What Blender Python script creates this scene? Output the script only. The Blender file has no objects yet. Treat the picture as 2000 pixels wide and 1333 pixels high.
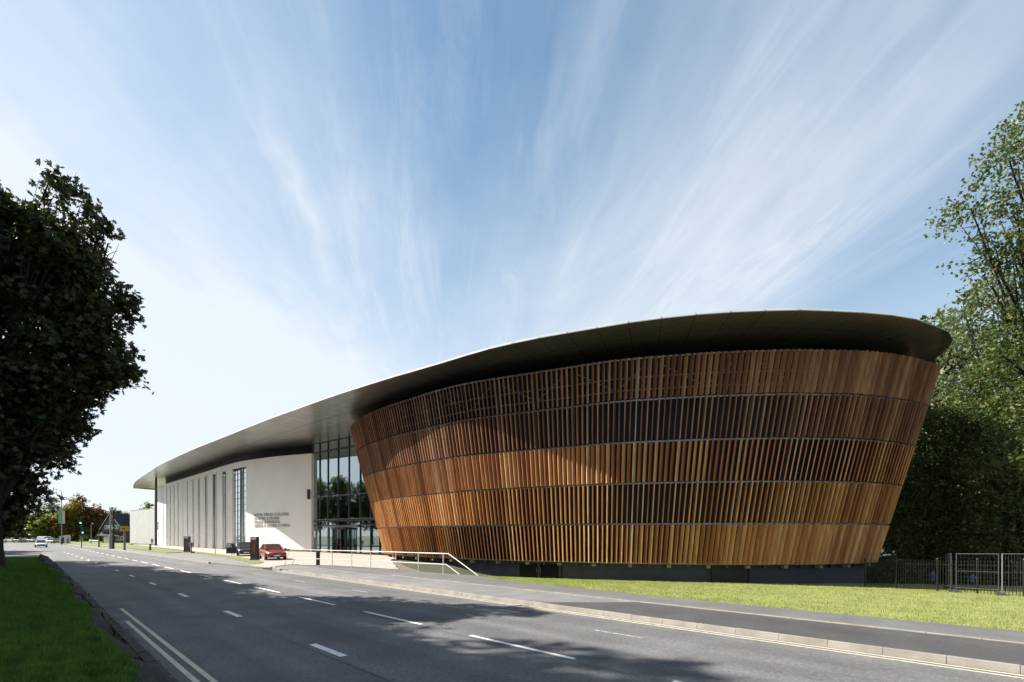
import bpy, bmesh, math, random
import numpy as np
from math import radians as R, sin, cos, pi, sqrt
from mathutils import Vector, Matrix
S = bpy.context.scene
COL = S.collection
random.seed(7)
# ------------------------------------------------------------------ camera, sky, sun, exposure
FPX, CX, CY, CAMZ = 944.44, 1000.0, 1047.0, 2.29
cam = bpy.data.objects.new("camera", bpy.data.cameras.new("camera"))
COL.objects.link(cam)
cam.location = (0, 0, CAMZ)
cam.rotation_euler = (R(90), 0, 0)
cam.data.sensor_width = 36
cam.data.lens = 17.0
cam.data.shift_y = (CY - 666.5) / 2000
cam.data.clip_start = 0.1
cam.data.clip_end = 6000
S.camera = cam

SUN_H = Vector((-0.99, 0.13)).normalized()      # horizontal direction towards the sun
SUN_EL = R(42)
sun_az = math.atan2(SUN_H.x, SUN_H.y)            # from +Y, clockwise
w = bpy.data.worlds.new("World")
S.world = w
w.use_nodes = True
nt = w.node_tree
nt.nodes.clear()
N = nt.nodes.new
L = nt.links.new
def vmath(op, a, b=None):
    n = N('ShaderNodeMath'); n.operation = op
    for i, v in enumerate((a, b)):
        if v is None: continue
        if isinstance(v, (int, float)): n.inputs[i].default_value = v
        else: L(v, n.inputs[i])
    return n.outputs[0]
def ramp(fac, stops):
    n = N('ShaderNodeValToRGB')
    el = n.color_ramp.elements
    while len(el) < len(stops): el.new(0.5)
    for e, (p, c) in zip(el, stops):
        e.position = p
        e.color = (c, c, c, 1) if isinstance(c, (int, float)) else (*c, 1)
    L(fac, n.inputs[0])
    return n.outputs[0]
sky = N('ShaderNodeTexSky')
sky.sky_type = 'NISHITA'
sky.sun_disc = False
sky.sun_elevation = SUN_EL
sky.sun_rotation = sun_az
sky.air_density = 1.0
sky.dust_density = 0.6
sky.ozone_density = 1.6
tc = N('ShaderNodeTexCoord')
sep = N('ShaderNodeSeparateXYZ'); L(tc.outputs['Generated'], sep.inputs[0])
zz = vmath('ADD', vmath('MAXIMUM', sep.outputs[2], 0.0), 0.05)
px_ = vmath('DIVIDE', sep.outputs[0], zz)
py_ = vmath('DIVIDE', sep.outputs[1], zz)
def sky_noise(su, sv, off, det=9, rough=0.6, dist=0.4, shear=0.16):
    # streaks run along (-shear, 1)
    u = vmath('ADD', px_, vmath('MULTIPLY', py_, shear))
    cb = N('ShaderNodeCombineXYZ')
    L(vmath('MULTIPLY', u, su), cb.inputs[0]); L(vmath('MULTIPLY', py_, sv), cb.inputs[1])
    cb.inputs[2].default_value = off
    n = N('ShaderNodeTexNoise'); n.inputs['Scale'].default_value = 1.0
    n.inputs['Detail'].default_value = det; n.inputs['Roughness'].default_value = rough
    n.inputs['Distortion'].default_value = dist
    L(cb.outputs[0], n.inputs['Vector'])
    return n.outputs[0]
uu = vmath('ADD', px_, vmath('MULTIPLY', py_, 0.16))
wob = vmath('ADD', vmath('MULTIPLY', sky_noise(1.3, 0.7, 21.0, 5, 0.5, 0.5), 0.9), -0.45)
ud = vmath('ADD', uu, wob)
un = vmath('ADD', vmath('MULTIPLY', ud, 1 / 4.0), 0.5)          # -2..2 -> 0..1
veil = ramp(un, [(0.0, 0.95), (0.30, 0.80), (0.37, 0.62), (0.43, 0.46), (0.50, 0.28), (0.58, 0.34), (0.65, 0.60), (0.74, 0.68), (0.80, 0.30), (0.88, 0.03)])
streak = ramp(sky_noise(3.2, 0.45, 3.1, 8, 0.55, 0.5), [(0.36, 0.0), (0.74, 1.0)])
puff = ramp(sky_noise(1.6, 1.1, 8.2, 8, 0.6, 0.7), [(0.35, 0.0), (0.70, 1.0)])
wisp = ramp(sky_noise(6.0, 0.8, 5.7, 10, 0.68, 0.9), [(0.50, 0.0), (0.80, 1.0)])
low = ramp(sep.outputs[2], [(0.0, 0.92), (0.14, 0.78), (0.30, 0.50), (0.46, 0.22), (0.70, 0.0)])     # cloud bank thickens to the horizon
ce = vmath('ABSOLUTE', vmath('ADD', uu, vmath('ADD', vmath('MULTIPLY', sky_noise(2.2, 2.4, 31.0, 6, 0.6, 0.4), 0.16), 0.28)))
trail = vmath('MULTIPLY', ramp(ce, [(0.0, 1.0), (0.012, 0.7), (0.045, 0.0)]), ramp(vmath('MULTIPLY', py_, 0.4), [(0.38, 0.0), (0.46, 1.0), (0.66, 0.9), (0.74, 0.0)]))
ce2 = vmath('ABSOLUTE', vmath('ADD', uu, vmath('ADD', vmath('MULTIPLY', sky_noise(1.2, 1.2, 44.0, 6, 0.6, 0.4), 0.12), -0.52)))
trail2 = vmath('MULTIPLY', ramp(ce2, [(0.0, 1.0), (0.010, 0.6), (0.030, 0.0)]), ramp(vmath('MULTIPLY', py_, 0.4), [(0.42, 0.0), (0.52, 1.0), (0.74, 0.8), (0.86, 0.0)]))
m1 = vmath('MULTIPLY', veil, vmath('ADD', vmath('MULTIPLY', streak, 0.35), vmath('ADD', vmath('MULTIPLY', puff, 0.35), 0.45)))
m2 = vmath('ADD', m1, vmath('ADD', vmath('MULTIPLY', vmath('MULTIPLY', wisp, streak), 0.42), vmath('ADD', vmath('MULTIPLY', trail, 0.17), vmath('MULTIPLY', trail2, 0.06))))
mask = vmath('MINIMUM', vmath('ADD', m2, low), 0.93)
mx = N('ShaderNodeMix'); mx.data_type = 'RGBA'
hsv = N('ShaderNodeHueSaturation'); hsv.inputs['Saturation'].default_value = 1.38; hsv.inputs['Hue'].default_value = 0.485; hsv.inputs['Value'].default_value = 1.08
L(sky.outputs[0], hsv.inputs['Color'])
L(mask, mx.inputs[0]); L(hsv.outputs[0], mx.inputs[6])
mx.inputs[7].default_value = (6.0, 6.4, 6.9, 1)
bg = N('ShaderNodeBackground'); bg.inputs[1].default_value = 0.057
L(mx.outputs[2], bg.inputs[0])
wo = N('ShaderNodeOutputWorld'); L(bg.outputs[0], wo.inputs[0])

sl = bpy.data.lights.new("sun", 'SUN')
sl.energy = 5.0
sl.angle = R(0.5)
sl.color = (1.0, 0.93, 0.83)
so = bpy.data.objects.new("sun", sl); COL.objects.link(so)
so.location = (-60, 20, 60)
sdir = Vector((SUN_H.x * cos(SUN_EL), SUN_H.y * cos(SUN_EL), sin(SUN_EL)))
so.rotation_euler = sdir.to_track_quat('Z', 'Y').to_euler()
S.view_settings.view_transform = 'Standard'
S.view_settings.look = 'None'
S.view_settings.exposure = 1.4
S.view_settings.gamma = 1.0

# ------------------------------------------------------------------ measuring and building helpers
def U(x, y, z):                 # a point of the photograph on the level z -> world
    Z = FPX * (CAMZ - z) / (y - CY)
    return Vector(((x - CX) / FPX * Z, Z, z))
def UD(x, Y, z=0.0):            # image column at depth Y
    return Vector(((x - CX) / FPX * Y, Y, z))
Q = 1 / sqrt(2)
def ST(s, t, z=0.0):            # road coordinates: s along, t across
    return Vector(((t - s) * Q, (t + s) * Q, z))
def to_st(p): return ((p[1] - p[0]) * Q, (p[0] + p[1]) * Q)
def smooth(a, b, x):
    t = min(1, max(0, (x - a) / (b - a)))
    return t * t * (3 - 2 * t)
def lerp(a, b, t): return a + (b - a) * t
def piece(x, pts):
    if x <= pts[0][0]: return pts[0][1]
    for (a, b), (c, d) in zip(pts, pts[1:]):
        if x <= c: return b + (d - b) * (x - a) / (c - a)
    return pts[-1][1]

def tag(o, label=None, cat=None, group=None, kind=None):
    if label: o['label'] = label
    if cat: o['category'] = cat
    if group: o['group'] = group
    if kind: o['kind'] = kind
    return o
def empty(name, loc, label, cat, group=None, rz=0.0):
    o = bpy.data.objects.new(name, None)
    COL.objects.link(o)
    o.empty_display_size = 0.3
    o.location = loc
    o.rotation_euler = (0, 0, rz)
    return tag(o, label, cat, group)
def copy_tree(o, parent=None):
    c = o.copy(); COL.objects.link(c)
    if parent is not None: c.parent = parent
    for ch in list(o.children): copy_tree(ch, c)
    return c

class MB:
    def __init__(self): self.v = []; self.f = []
    def add(self, vs, fs):
        b = len(self.v); self.v += [tuple(p) for p in vs]; self.f += [tuple(i + b for i in q) for q in fs]
    def hexa(self, p):          # 8 points: bottom 4 ccw, top 4 ccw
        self.add(p, [(3, 2, 1, 0), (4, 5, 6, 7), (0, 1, 5, 4), (1, 2, 6, 5), (2, 3, 7, 6), (3, 0, 4, 7)])
    def box(self, c, sz, rz=0.0):
        hx, hy, hz = sz[0] / 2, sz[1] / 2, sz[2] / 2
        ca, sa = cos(rz), sin(rz)
        p = []
        for z in (-hz, hz):
            for x, y in ((-hx, -hy), (hx, -hy), (hx, hy), (-hx, hy)):
                p.append((c[0] + x * ca - y * sa, c[1] + x * sa + y * ca, c[2] + z))
        self.hexa(p)
    def bar(self, a, b, w, h, up=(0, 0, 1)):    # rectangular bar between points
        a, b = Vector(a), Vector(b); d = (b - a).normalized()
        u = Vector(up)
        if abs(d.dot(u)) > 0.98: u = Vector((1, 0, 0))
        sx = d.cross(u).normalized() * (w / 2); sy = sx.cross(d).normalized() * (h / 2)
        self.hexa([a - sx - sy, a + sx - sy, a + sx + sy, a - sx + sy, b - sx - sy, b + sx - sy, b + sx + sy, b - sx + sy])
    def tube(self, pts, r, n=8, cap=True):
        pts = [Vector(p) for p in pts]
        rs = r if isinstance(r, (list, tuple)) else [r] * len(pts)
        vs = []; fs = []
        for i, p in enumerate(pts):
            d = (pts[min(i + 1, len(pts) - 1)] - pts[max(i - 1, 0)]).normalized()
            u = Vector((0, 0, 1)) if abs(d.z) < 0.9 else Vector((1, 0, 0))
            a = d.cross(u).normalized(); b = a.cross(d).normalized()
            for k in range(n):
                an = 2 * pi * k / n
                vs.append(p + (a * cos(an) + b * sin(an)) * rs[i])
        for i in range(len(pts) - 1):
            for k in range(n):
                fs.append((i * n + k, i * n + (k + 1) % n, (i + 1) * n + (k + 1) % n, (i + 1) * n + k))
        if cap:
            fs.append(tuple(range(n))); fs.append(tuple((len(pts) - 1) * n + k for k in reversed(range(n))))
        self.add(vs, fs)
    def lathe(self, prof, n=16, c=(0, 0, 0)):
        vs = []; fs = []
        for (r, z) in prof:
            for k in range(n):
                a = 2 * pi * k / n
                vs.append((c[0] + r * cos(a), c[1] + r * sin(a), c[2] + z))
        for i in range(len(prof) - 1):
            for k in range(n):
                fs.append((i * n + k, i * n + (k + 1) % n, (i + 1) * n + (k + 1) % n, (i + 1) * n + k))
        fs.append(tuple(reversed(range(n)))); fs.append(tuple((len(prof) - 1) * n + k for k in range(n)))
        self.add(vs, fs)
    def prism(self, pts, z0, z1):
        n = len(pts)
        area = sum(pts[i][0] * pts[(i + 1) % n][1] - pts[(i + 1) % n][0] * pts[i][1] for i in range(n))
        if area < 0: pts = list(reversed(pts))
        f0 = (lambda p: z0) if not callable(z0) else z0
        f1 = (lambda p: z1) if not callable(z1) else z1
        vs = [(p[0], p[1], f0(p)) for p in pts] + [(p[0], p[1], f1(p)) for p in pts]
        fs = [tuple(reversed(range(n))), tuple(range(n, 2 * n))]
        fs += [(i, (i + 1) % n, n + (i + 1) % n, n + i) for i in range(n)]
        self.add(vs, fs)
    def strip(self, a, b, flip=False):      # sheet between two polylines
        n = len(a)
        fs = [(i, i + 1, n + i + 1, n + i) for i in range(n - 1)]
        if flip: fs = [tuple(reversed(q)) for q in fs]
        self.add(list(a) + list(b), fs)
    def build(self, name, mat, parent=None, smooth=False, mods=None):
        me = bpy.data.meshes.new(name)
        me.from_pydata(self.v, [], self.f)
        me.update()
        if smooth: me.polygons.foreach_set('use_smooth', [True] * len(me.polygons))
        o = bpy.data.objects.new(name, me)
        COL.objects.link(o)
        for m in (mat if isinstance(mat, (list, tuple)) else [mat]): me.materials.append(m)
        if parent is not None: o.parent = parent
        return o
def local(pts, base):
    return [Vector(p) - Vector(base) for p in pts]

def np_mesh(name, verts, faces):        # fast mesh of equal-sized faces
    verts = np.asarray(verts, dtype=np.float32); faces = np.asarray(faces, dtype=np.int32)
    me = bpy.data.meshes.new(name)
    nf, k = faces.shape
    me.vertices.add(len(verts)); me.vertices.foreach_set('co', verts.ravel())
    me.loops.add(nf * k); me.loops.foreach_set('vertex_index', faces.ravel())
    me.polygons.add(nf); me.polygons.foreach_set('loop_start', np.arange(0, nf * k, k, dtype=np.int32))
    me.update(calc_edges=True)
    return me
def np_obj(name, verts, faces, mat, parent=None):
    o = bpy.data.objects.new(name, np_mesh(name, verts, faces)); COL.objects.link(o)
    o.data.materials.append(mat)
    if parent is not None: o.parent = parent
    return o

# ------------------------------------------------------------------ materials
MATS = {}
def new_mat(name):
    m = bpy.data.materials.new(name); m.use_nodes = True
    t = m.node_tree
    return m, t, t.nodes['Principled BSDF']
def setp(b, **k):
    for a, v in k.items():
        b.inputs[a.replace('_', ' ')].default_value = v
def mat(name, c1, c2=None, scale=4.0, rough=0.7, metal=0.0, bump=0.0, stretch=(1, 1, 1), spec=0.5, detail=6, lo=0.35, hi=0.65, coord='Object', bscale=None):
    if name in MATS: return MATS[name]
    m, t, b = new_mat(name)
    c2 = c2 or tuple(x * 0.8 for x in c1)
    co = t.nodes.new('ShaderNodeTexCoord')
    mp = t.nodes.new('ShaderNodeMapping'); mp.inputs['Scale'].default_value = stretch
    t.links.new(co.outputs[coord], mp.inputs[0])
    nz = t.nodes.new('ShaderNodeTexNoise'); nz.inputs['Scale'].default_value = scale
    nz.inputs['Detail'].default_value = detail
    t.links.new(mp.outputs[0], nz.inputs['Vector'])
    cr = t.nodes.new('ShaderNodeValToRGB')
    cr.color_ramp.elements[0].position = lo; cr.color_ramp.elements[0].color = (*c1, 1)
    cr.color_ramp.elements[1].position = hi; cr.color_ramp.elements[1].color = (*c2, 1)
    t.links.new(nz.outputs[0], cr.inputs[0]); t.links.new(cr.outputs[0], b.inputs['Base Color'])
    setp(b, Roughness=rough, Metallic=metal, Specular_IOR_Level=spec)
    if bump:
        n2 = t.nodes.new('ShaderNodeTexNoise'); n2.inputs['Scale'].default_value = bscale or scale * 4
        n2.inputs['Detail'].default_value = 6
        t.links.new(mp.outputs[0], n2.inputs['Vector'])
        bp = t.nodes.new('ShaderNodeBump'); bp.inputs['Strength'].default_value = bump; bp.inputs['Distance'].default_value = 0.02
        t.links.new(n2.outputs[0], bp.inputs['Height']); t.links.new(bp.outputs[0], b.inputs['Normal'])
    MATS[name] = m
    return m
def island_mat(name, stops, rough=0.6, transl=0.0, grain=None, spec=0.4):
    if name in MATS: return MATS[name]
    m, t, b = new_mat(name)
    g = t.nodes.new('ShaderNodeNewGeometry')
    cr = t.nodes.new('ShaderNodeValToRGB')
    while len(cr.color_ramp.elements) < len(stops): cr.color_ramp.elements.new(0.5)
    for e, (p, c) in zip(cr.color_ramp.elements, stops): e.position = p; e.color = (*c, 1)
    t.links.new(g.outputs['Random Per Island'], cr.inputs[0])
    out = cr.outputs[0]
    if grain:
        co = t.nodes.new('ShaderNodeTexCoord')
        mp = t.nodes.new('ShaderNodeMapping'); mp.inputs['Scale'].default_value = grain
        t.links.new(co.outputs['Object'], mp.inputs[0])
        nz = t.nodes.new('ShaderNodeTexNoise'); nz.inputs['Scale'].default_value = 1.0; nz.inputs['Detail'].default_value = 8
        t.links.new(mp.outputs[0], nz.inputs['Vector'])
        c2 = t.nodes.new('ShaderNodeValToRGB')
        c2.color_ramp.elements[0].position = 0.3; c2.color_ramp.elements[0].color = (0.62, 0.6, 0.58, 1)
        c2.color_ramp.elements[1].position = 0.7; c2.color_ramp.elements[1].color = (1.15, 1.12, 1.1, 1)
        t.links.new(nz.outputs[0], c2.inputs[0])
        mm = t.nodes.new('ShaderNodeMix'); mm.data_type = 'RGBA'; mm.blend_type = 'MULTIPLY'; mm.inputs[0].default_value = 1
        t.links.new(out, mm.inputs[6]); t.links.new(c2.outputs[0], mm.inputs[7]); out = mm.outputs[2]
    t.links.new(out, b.inputs['Base Color'])
    setp(b, Roughness=rough, Specular_IOR_Level=spec)
    if transl:
        tr = t.nodes.new('ShaderNodeBsdfTranslucent')
        hs = t.nodes.new('ShaderNodeHueSaturation'); hs.inputs['Value'].default_value = 1.35; hs.inputs['Saturation'].default_value = 1.15
        t.links.new(out, hs.inputs['Color']); t.links.new(hs.outputs[0], tr.inputs['Color'])
        ms = t.nodes.new('ShaderNodeMixShader'); ms.inputs[0].default_value = transl
        t.links.new(b.outputs[0], ms.inputs[1]); t.links.new(tr.outputs[0], ms.inputs[2])
        t.links.new(ms.outputs[0], t.nodes['Material Output'].inputs['Surface'])
    MATS[name] = m
    return m
def glass_mat(name, refl, tint, mixf):
    m = bpy.data.materials.new(name); m.use_nodes = True
    t = m.node_tree; t.nodes.clear()
    gl = t.nodes.new('ShaderNodeBsdfGlossy'); gl.inputs['Color'].default_value = (*refl, 1); gl.inputs['Roughness'].default_value = 0.015
    tp = t.nodes.new('ShaderNodeBsdfTransparent'); tp.inputs['Color'].default_value = (*tint, 1)
    lw = t.nodes.new('ShaderNodeLayerWeight'); lw.inputs['Blend'].default_value = mixf
    nz = t.nodes.new('ShaderNodeTexNoise'); nz.inputs['Scale'].default_value = 0.35
    co = t.nodes.new('ShaderNodeTexCoord'); t.links.new(co.outputs['Object'], nz.inputs['Vector'])
    bp = t.nodes.new('ShaderNodeBump'); bp.inputs['Strength'].default_value = 0.03; bp.inputs['Distance'].default_value = 0.05
    t.links.new(nz.outputs[0], bp.inputs['Height']); t.links.new(bp.outputs[0], gl.inputs['Normal'])
    ms = t.nodes.new('ShaderNodeMixShader'); o = t.nodes.new('ShaderNodeOutputMaterial')
    t.links.new(lw.outputs['Facing'], ms.inputs[0])
    t.links.new(tp.outputs[0], ms.inputs[1]); t.links.new(gl.outputs[0], ms.inputs[2]); t.links.new(ms.outputs[0], o.inputs[0])
    return m
def emit_mat(name, c, s):
    m, t, b = new_mat(name)
    setp(b, Base_Color=(*c, 1), Emission_Color=(*c, 1), Emission_Strength=s)
    return m

def asphalt(name, dark, light, speck, along=True, rough=0.8, big=0.35):
    m, t, b = new_mat(name)
    nn = t.nodes.new; ll = t.links.new
    co = nn('ShaderNodeTexCoord')
    rot = nn('ShaderNodeMapping'); rot.inputs['Rotation'].default_value = (0, 0, R(45))
    ll(co.outputs['Object'], rot.inputs[0])
    def nz(scale, det, stretch=None):
        x = nn('ShaderNodeTexNoise'); x.inputs['Scale'].default_value = scale; x.inputs['Detail'].default_value = det
        if stretch:
            mp = nn('ShaderNodeMapping'); mp.inputs['Scale'].default_value = stretch
            ll(rot.outputs[0], mp.inputs[0]); ll(mp.outputs[0], x.inputs['Vector'])
        else: ll(rot.outputs[0], x.inputs['Vector'])
        return x.outputs[0]
    def rp(f, a, c1, bb, c2):
        r = nn('ShaderNodeValToRGB'); r.color_ramp.elements[0].position = a; r.color_ramp.elements[0].color = (*c1, 1)
        r.color_ramp.elements[1].position = bb; r.color_ramp.elements[1].color = (*c2, 1); ll(f, r.inputs[0]); return r.outputs[0]
    def mixc(a, bcol, f, mode='MULTIPLY'):
        x = nn('ShaderNodeMix'); x.data_type = 'RGBA'; x.blend_type = mode; x.inputs[0].default_value = f
        ll(a, x.inputs[6]); ll(bcol, x.inputs[7]); return x.outputs[2]
    base = rp(nz(big, 5), 0.3, dark, 0.7, light)
    track = rp(nz(1.0, 4, (0.03, 1.1, 1)), 0.35, (0.74, 0.74, 0.75), 0.65, (1.12, 1.12, 1.11))
    fine = rp(nz(55, 3), 0.30, (1 - speck,) * 3, 0.72, (1 + speck,) * 3)
    stone = rp(nz(120, 2), 0.60, (1.0, 1.0, 1.0), 0.74, (1 + speck * 2.2,) * 3)
    mid = rp(nz(13, 6), 0.32, (1 - speck * .55,) * 3, 0.68, (1 + speck * .45,) * 3)
    blot = rp(nz(0.9, 7), 0.40, (0.86, 0.86, 0.87), 0.62, (1.04, 1.04, 1.03))
    out = mixc(mixc(mixc(mixc(mixc(base, track, 1.0 if along else 0.3), fine, 1.0), stone, 1.0), mid, 1.0), blot, 1.0)
    ll(out, b.inputs['Base Color'])
    bp = nn('ShaderNodeBump'); bp.inputs['Strength'].default_value = 0.45; bp.inputs['Distance'].default_value = 0.012
    ll(nz(70, 4), bp.inputs['Height']); ll(bp.outputs[0], b.inputs['Normal'])
    setp(b, Roughness=rough, Specular_IOR_Level=0.45)
    MATS[name] = m
    return m
m_road = asphalt('road_asphalt', (0.092, 0.094, 0.099), (0.132, 0.132, 0.134), 0.50)
m_path = asphalt('path_asphalt', (0.135, 0.133, 0.134), (0.17, 0.167, 0.164), 0.22, along=False)
m_newpath = asphalt('new_asphalt', (0.045, 0.045, 0.047), (0.066, 0.064, 0.065), 0.30, along=False)
m_kerb = mat('kerb_stone', (0.27, 0.245, 0.215), (0.19, 0.175, 0.155), 2.2, 0.85, bump=0.4, bscale=60)
m_white = mat('white_line', (0.72, 0.72, 0.70), (0.42, 0.42, 0.41), 9, 0.7, lo=0.45, hi=0.75, bump=0.3, bscale=80)
m_yellow = mat('yellow_line', (0.58, 0.52, 0.37), (0.36, 0.325, 0.24), 7, 0.75, lo=0.45, hi=0.75, bump=0.3, bscale=80)
m_paving = mat('pink_paving', (0.35, 0.30, 0.26), (0.29, 0.25, 0.22), 1.2, 0.85, bump=0.3, bscale=20)
m_soil = mat('soil', (0.030, 0.024, 0.018), (0.012, 0.011, 0.010), 6, 0.95, bump=0.8, bscale=40)
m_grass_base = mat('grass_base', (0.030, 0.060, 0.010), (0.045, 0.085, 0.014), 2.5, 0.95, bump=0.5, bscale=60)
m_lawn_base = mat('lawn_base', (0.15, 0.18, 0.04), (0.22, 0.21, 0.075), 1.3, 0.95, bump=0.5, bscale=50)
m_ground = mat('ground_earth', (0.05, 0.055, 0.025), (0.035, 0.04, 0.02), 0.5, 0.95)
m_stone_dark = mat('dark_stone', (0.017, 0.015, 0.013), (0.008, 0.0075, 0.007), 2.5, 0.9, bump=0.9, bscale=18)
m_tar = mat('tar_seam', (0.012, 0.012, 0.013), (0.02, 0.02, 0.02), 8, 0.6)

# ------------------------------------------------------------------ the land
def t_right(s): return piece(s, [(33, 11.6), (46, 10.5), (80, 10.0), (120, 8.6), (170, 7.0), (260, 6.0)])
def t_drum(s): return 25.6 + max(0, 25.8 - s) * 0.66
def dip(x, y):                                   # the ground falls towards the foot of the drum
    s, t = to_st((x, y))
    if t < 16: return 0.0
    k = min(1.0, (t - 16) / (t_drum(s) - 16))
    return -1.03 * k * (1 - smooth(27, 34, s)) - 1.0 * smooth(t_drum(s) + 1.5, t_drum(s) + 8, t) * (1 - smooth(10, 16, s))
xs = [math.sinh(i / 26 * 6.4) / math.sinh(6.4) * 2600 for i in range(-26, 27)]
xs = sorted(set(round(v, 3) for v in xs) | set(float(v) for v in range(-60, 75, 5)))
ys = sorted(set([-300., -120., -60., -30., -15., 0.] + [float(v) for v in range(5, 90, 5)] + [100., 115., 135., 160., 200., 260., 350., 500., 800., 1300., 2000., 3500.]))
mb = MB()
for y in ys:
    for x in xs: mb.v.append((x, y, -0.10 + dip(x, y)))
nx = len(xs)
for j in range(len(ys) - 1):
    for i in range(nx - 1): mb.f.append((j * nx + i, j * nx + i + 1, (j + 1) * nx + i + 1, (j + 1) * nx + i))
tag(mb.build('ground', m_ground), kind='structure')

# the road, straight at 45 degrees to the picture
ss = [-40, -10, -2, 0, 4, 8, 12, 16, 20, 25, 33, 40, 46, 60, 80, 100, 120, 145, 170, 200, 260, 330, 420]
mb = MB()
mb.strip([ST(s, 1.55 if s < 61 else (1.0 if s < 81 else -5)) for s in ss], [ST(s, t_right(s) + 0.02) for s in ss], flip=True)
tag(mb.build('road', m_road), kind='structure')
mb = MB()
mb.prism([ST(59.5, 1.57), ST(59.5, -70), ST(78, -70), ST(78, 1.57)], -0.09, -0.002)
tag(mb.build('side_road', asphalt('pale_asphalt', (0.16, 0.155, 0.15), (0.20, 0.195, 0.19), 0.2, along=False)), kind='structure')

def paint(name, quads, m, label):
    mb = MB()
    for a, b, t, wd in quads:
        n = max(1, int(abs(b - a) / 6))
        sp = [lerp(a, b, i / n) for i in range(n + 1)]
        mb.strip([ST(s, t - wd / 2, 0.005) for s in sp], [ST(s, t + wd / 2, 0.005) for s in sp], flip=True)
    return tag(mb.build(name, m), kind='structure')
q = [(8.54 + 4.95 * k - 3.0, 8.54 + 4.95 * k, 7.18 - 0.004 * k * k * 0.5, 0.11) for k in range(-2, 26)]
paint('centre_line_marking', q, m_white, '')
q = [(10.2 + 6.35 * k - 1.45, 10.2 + 6.35 * k, 4.24 - 0.004 * k * k, 0.15) for k in range(-2, 14)]
paint('near_lane_marking', q, m_white, '')
q = [(19.3 + 6.2 * k - 1.3, 19.3 + 6.2 * k, 9.72 - 0.03 * max(0, k), 0.07) for k in range(-4, 9)]
m_worn = mat('worn_line', (0.42, 0.42, 0.41), (0.17, 0.17, 0.172), 11, 0.75, lo=0.38, hi=0.62, bump=0.3, bscale=80)
paint('far_lane_marking', q, m_worn, '')
paint('near_double_yellow_marking', [(-10, 19.5, 2.06, 0.085), (-10, 16.5, 1.86, 0.085)], m_yellow, '')
paint('far_double_yellow_marking', [(-14, 33, 11.30, 0.065), (-14, 33, 11.50, 0.065)], m_yellow, '')
mb = MB()
rg = random.Random(3)
sp = [-6 + 0.5 * i for i in range(90)]
tt = [4.02 + rg.uniform(-0.012, 0.012) for _ in sp]
mb.strip([ST(s, t - 0.012, 0.004) for s, t in zip(sp, tt)], [ST(s, t + 0.012, 0.004) for s, t in zip(sp, tt)], flip=True)
tt = [7.03 + rg.uniform(-0.01, 0.01) for _ in sp]
mb.strip([ST(s, t - 0.006, 0.004) for s, t in zip(sp, tt)], [ST(s, t + 0.006, 0.004) for s, t in zip(sp, tt)], flip=True)
tag(mb.build('road_seam', m_tar), kind='structure')

# far-side kerb, single stones with open joints
mb = MB()
s = -14.0
rg = random.Random(5)
while s < 33:
    e = rg.uniform(-0.006, 0.006); h = 0.125 + rg.uniform(-0.005, 0.005)
    a, b = s + 0.004, s + 0.914 - 0.004
    t0 = 11.62 + e
    if s > 31: h = 0.05
    pts = [ST(a, t0, -0.05), ST(a, t0 + 0.14, -0.05), ST(b, t0 + 0.14, -0.05), ST(b, t0, -0.05),
           ST(a, t0 + 0.02, h), ST(a, t0 + 0.14, h), ST(b, t0 + 0.14, h), ST(b, t0 + 0.02, h)]
    mb.hexa(pts); s += 0.914
s = 46.0
while s < 170:
    mb.hexa([ST(s, t_right(s), -0.05), ST(s, t_right(s) + 0.14, -0.05), ST(s + 2.95, t_right(s + 2.95) + 0.14, -0.05), ST(s + 2.95, t_right(s + 2.95), -0.05),
             ST(s, t_right(s) + 0.02, 0.12), ST(s, t_right(s) + 0.14, 0.12), ST(s + 2.95, t_right(s + 2.95) + 0.14, 0.12), ST(s + 2.95, t_right(s + 2.95) + 0.02, 0.12)]); s += 3.0
tag(mb.build('kerb', m_kerb), kind='structure')

# pavement: verge strip of old and new asphalt, flush edging, footpath
mb = MB(); mb.prism([ST(-16, 11.76), ST(-16, 14.15), ST(8.3, 14.15), ST(10.6, 11.76)], -0.12, 0.114)
tag(mb.build('new_pavement', m_newpath), kind='structure')
mb = MB(); mb.prism([ST(10.61, 11.76), ST(8.31, 14.15), ST(33, 14.15), ST(33, 11.76)], -0.12, 0.112)
tag(mb.build('old_pavement', m_path), kind='structure')
mb = MB()
rg = random.Random(8)
sp = [-16 + 0.9 * i for i in range(45)]
for a, b in zip(sp, sp[1:]):
    e = rg.uniform(-0.015, 0.015)
    mb.prism([ST(a + .005, 14.16 + e), ST(a + .005, 14.30 + e), ST(b - .005, 14.30 + e), ST(b - .005, 14.16 + e)], -0.10, 0.125 + rg.uniform(-.004, .006))
tag(mb.build('path_edging_kerb', m_kerb), kind='structure')
mb = MB(); mb.prism([ST(-16, 14.33), ST(-16, 16.0), ST(10, 16.05), ST(17, 16.6), ST(20.3, 17.2), ST(24, 16.9), ST(28, 17.0), ST(31, 16.6), ST(35, 15.9), ST(37.2, 14.4), ST(34, 14.33)], -0.12, 0.11)
tag(mb.build('footpath', asphalt('foot_asphalt', (0.10, 0.10, 0.102), (0.128, 0.126, 0.125), 0.22, along=False)), kind='structure')
mb = MB(); mb.prism([ST(33.01, 11.7), ST(33.01, 14.32), ST(34, 14.32), ST(37.3, 14.35), ST(37.6, 13.9), ST(36.4, 12.6), ST(34.6, 11.8)], -0.12, 0.10)
tag(mb.build('crossing_pavement', m_path), kind='structure')
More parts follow.
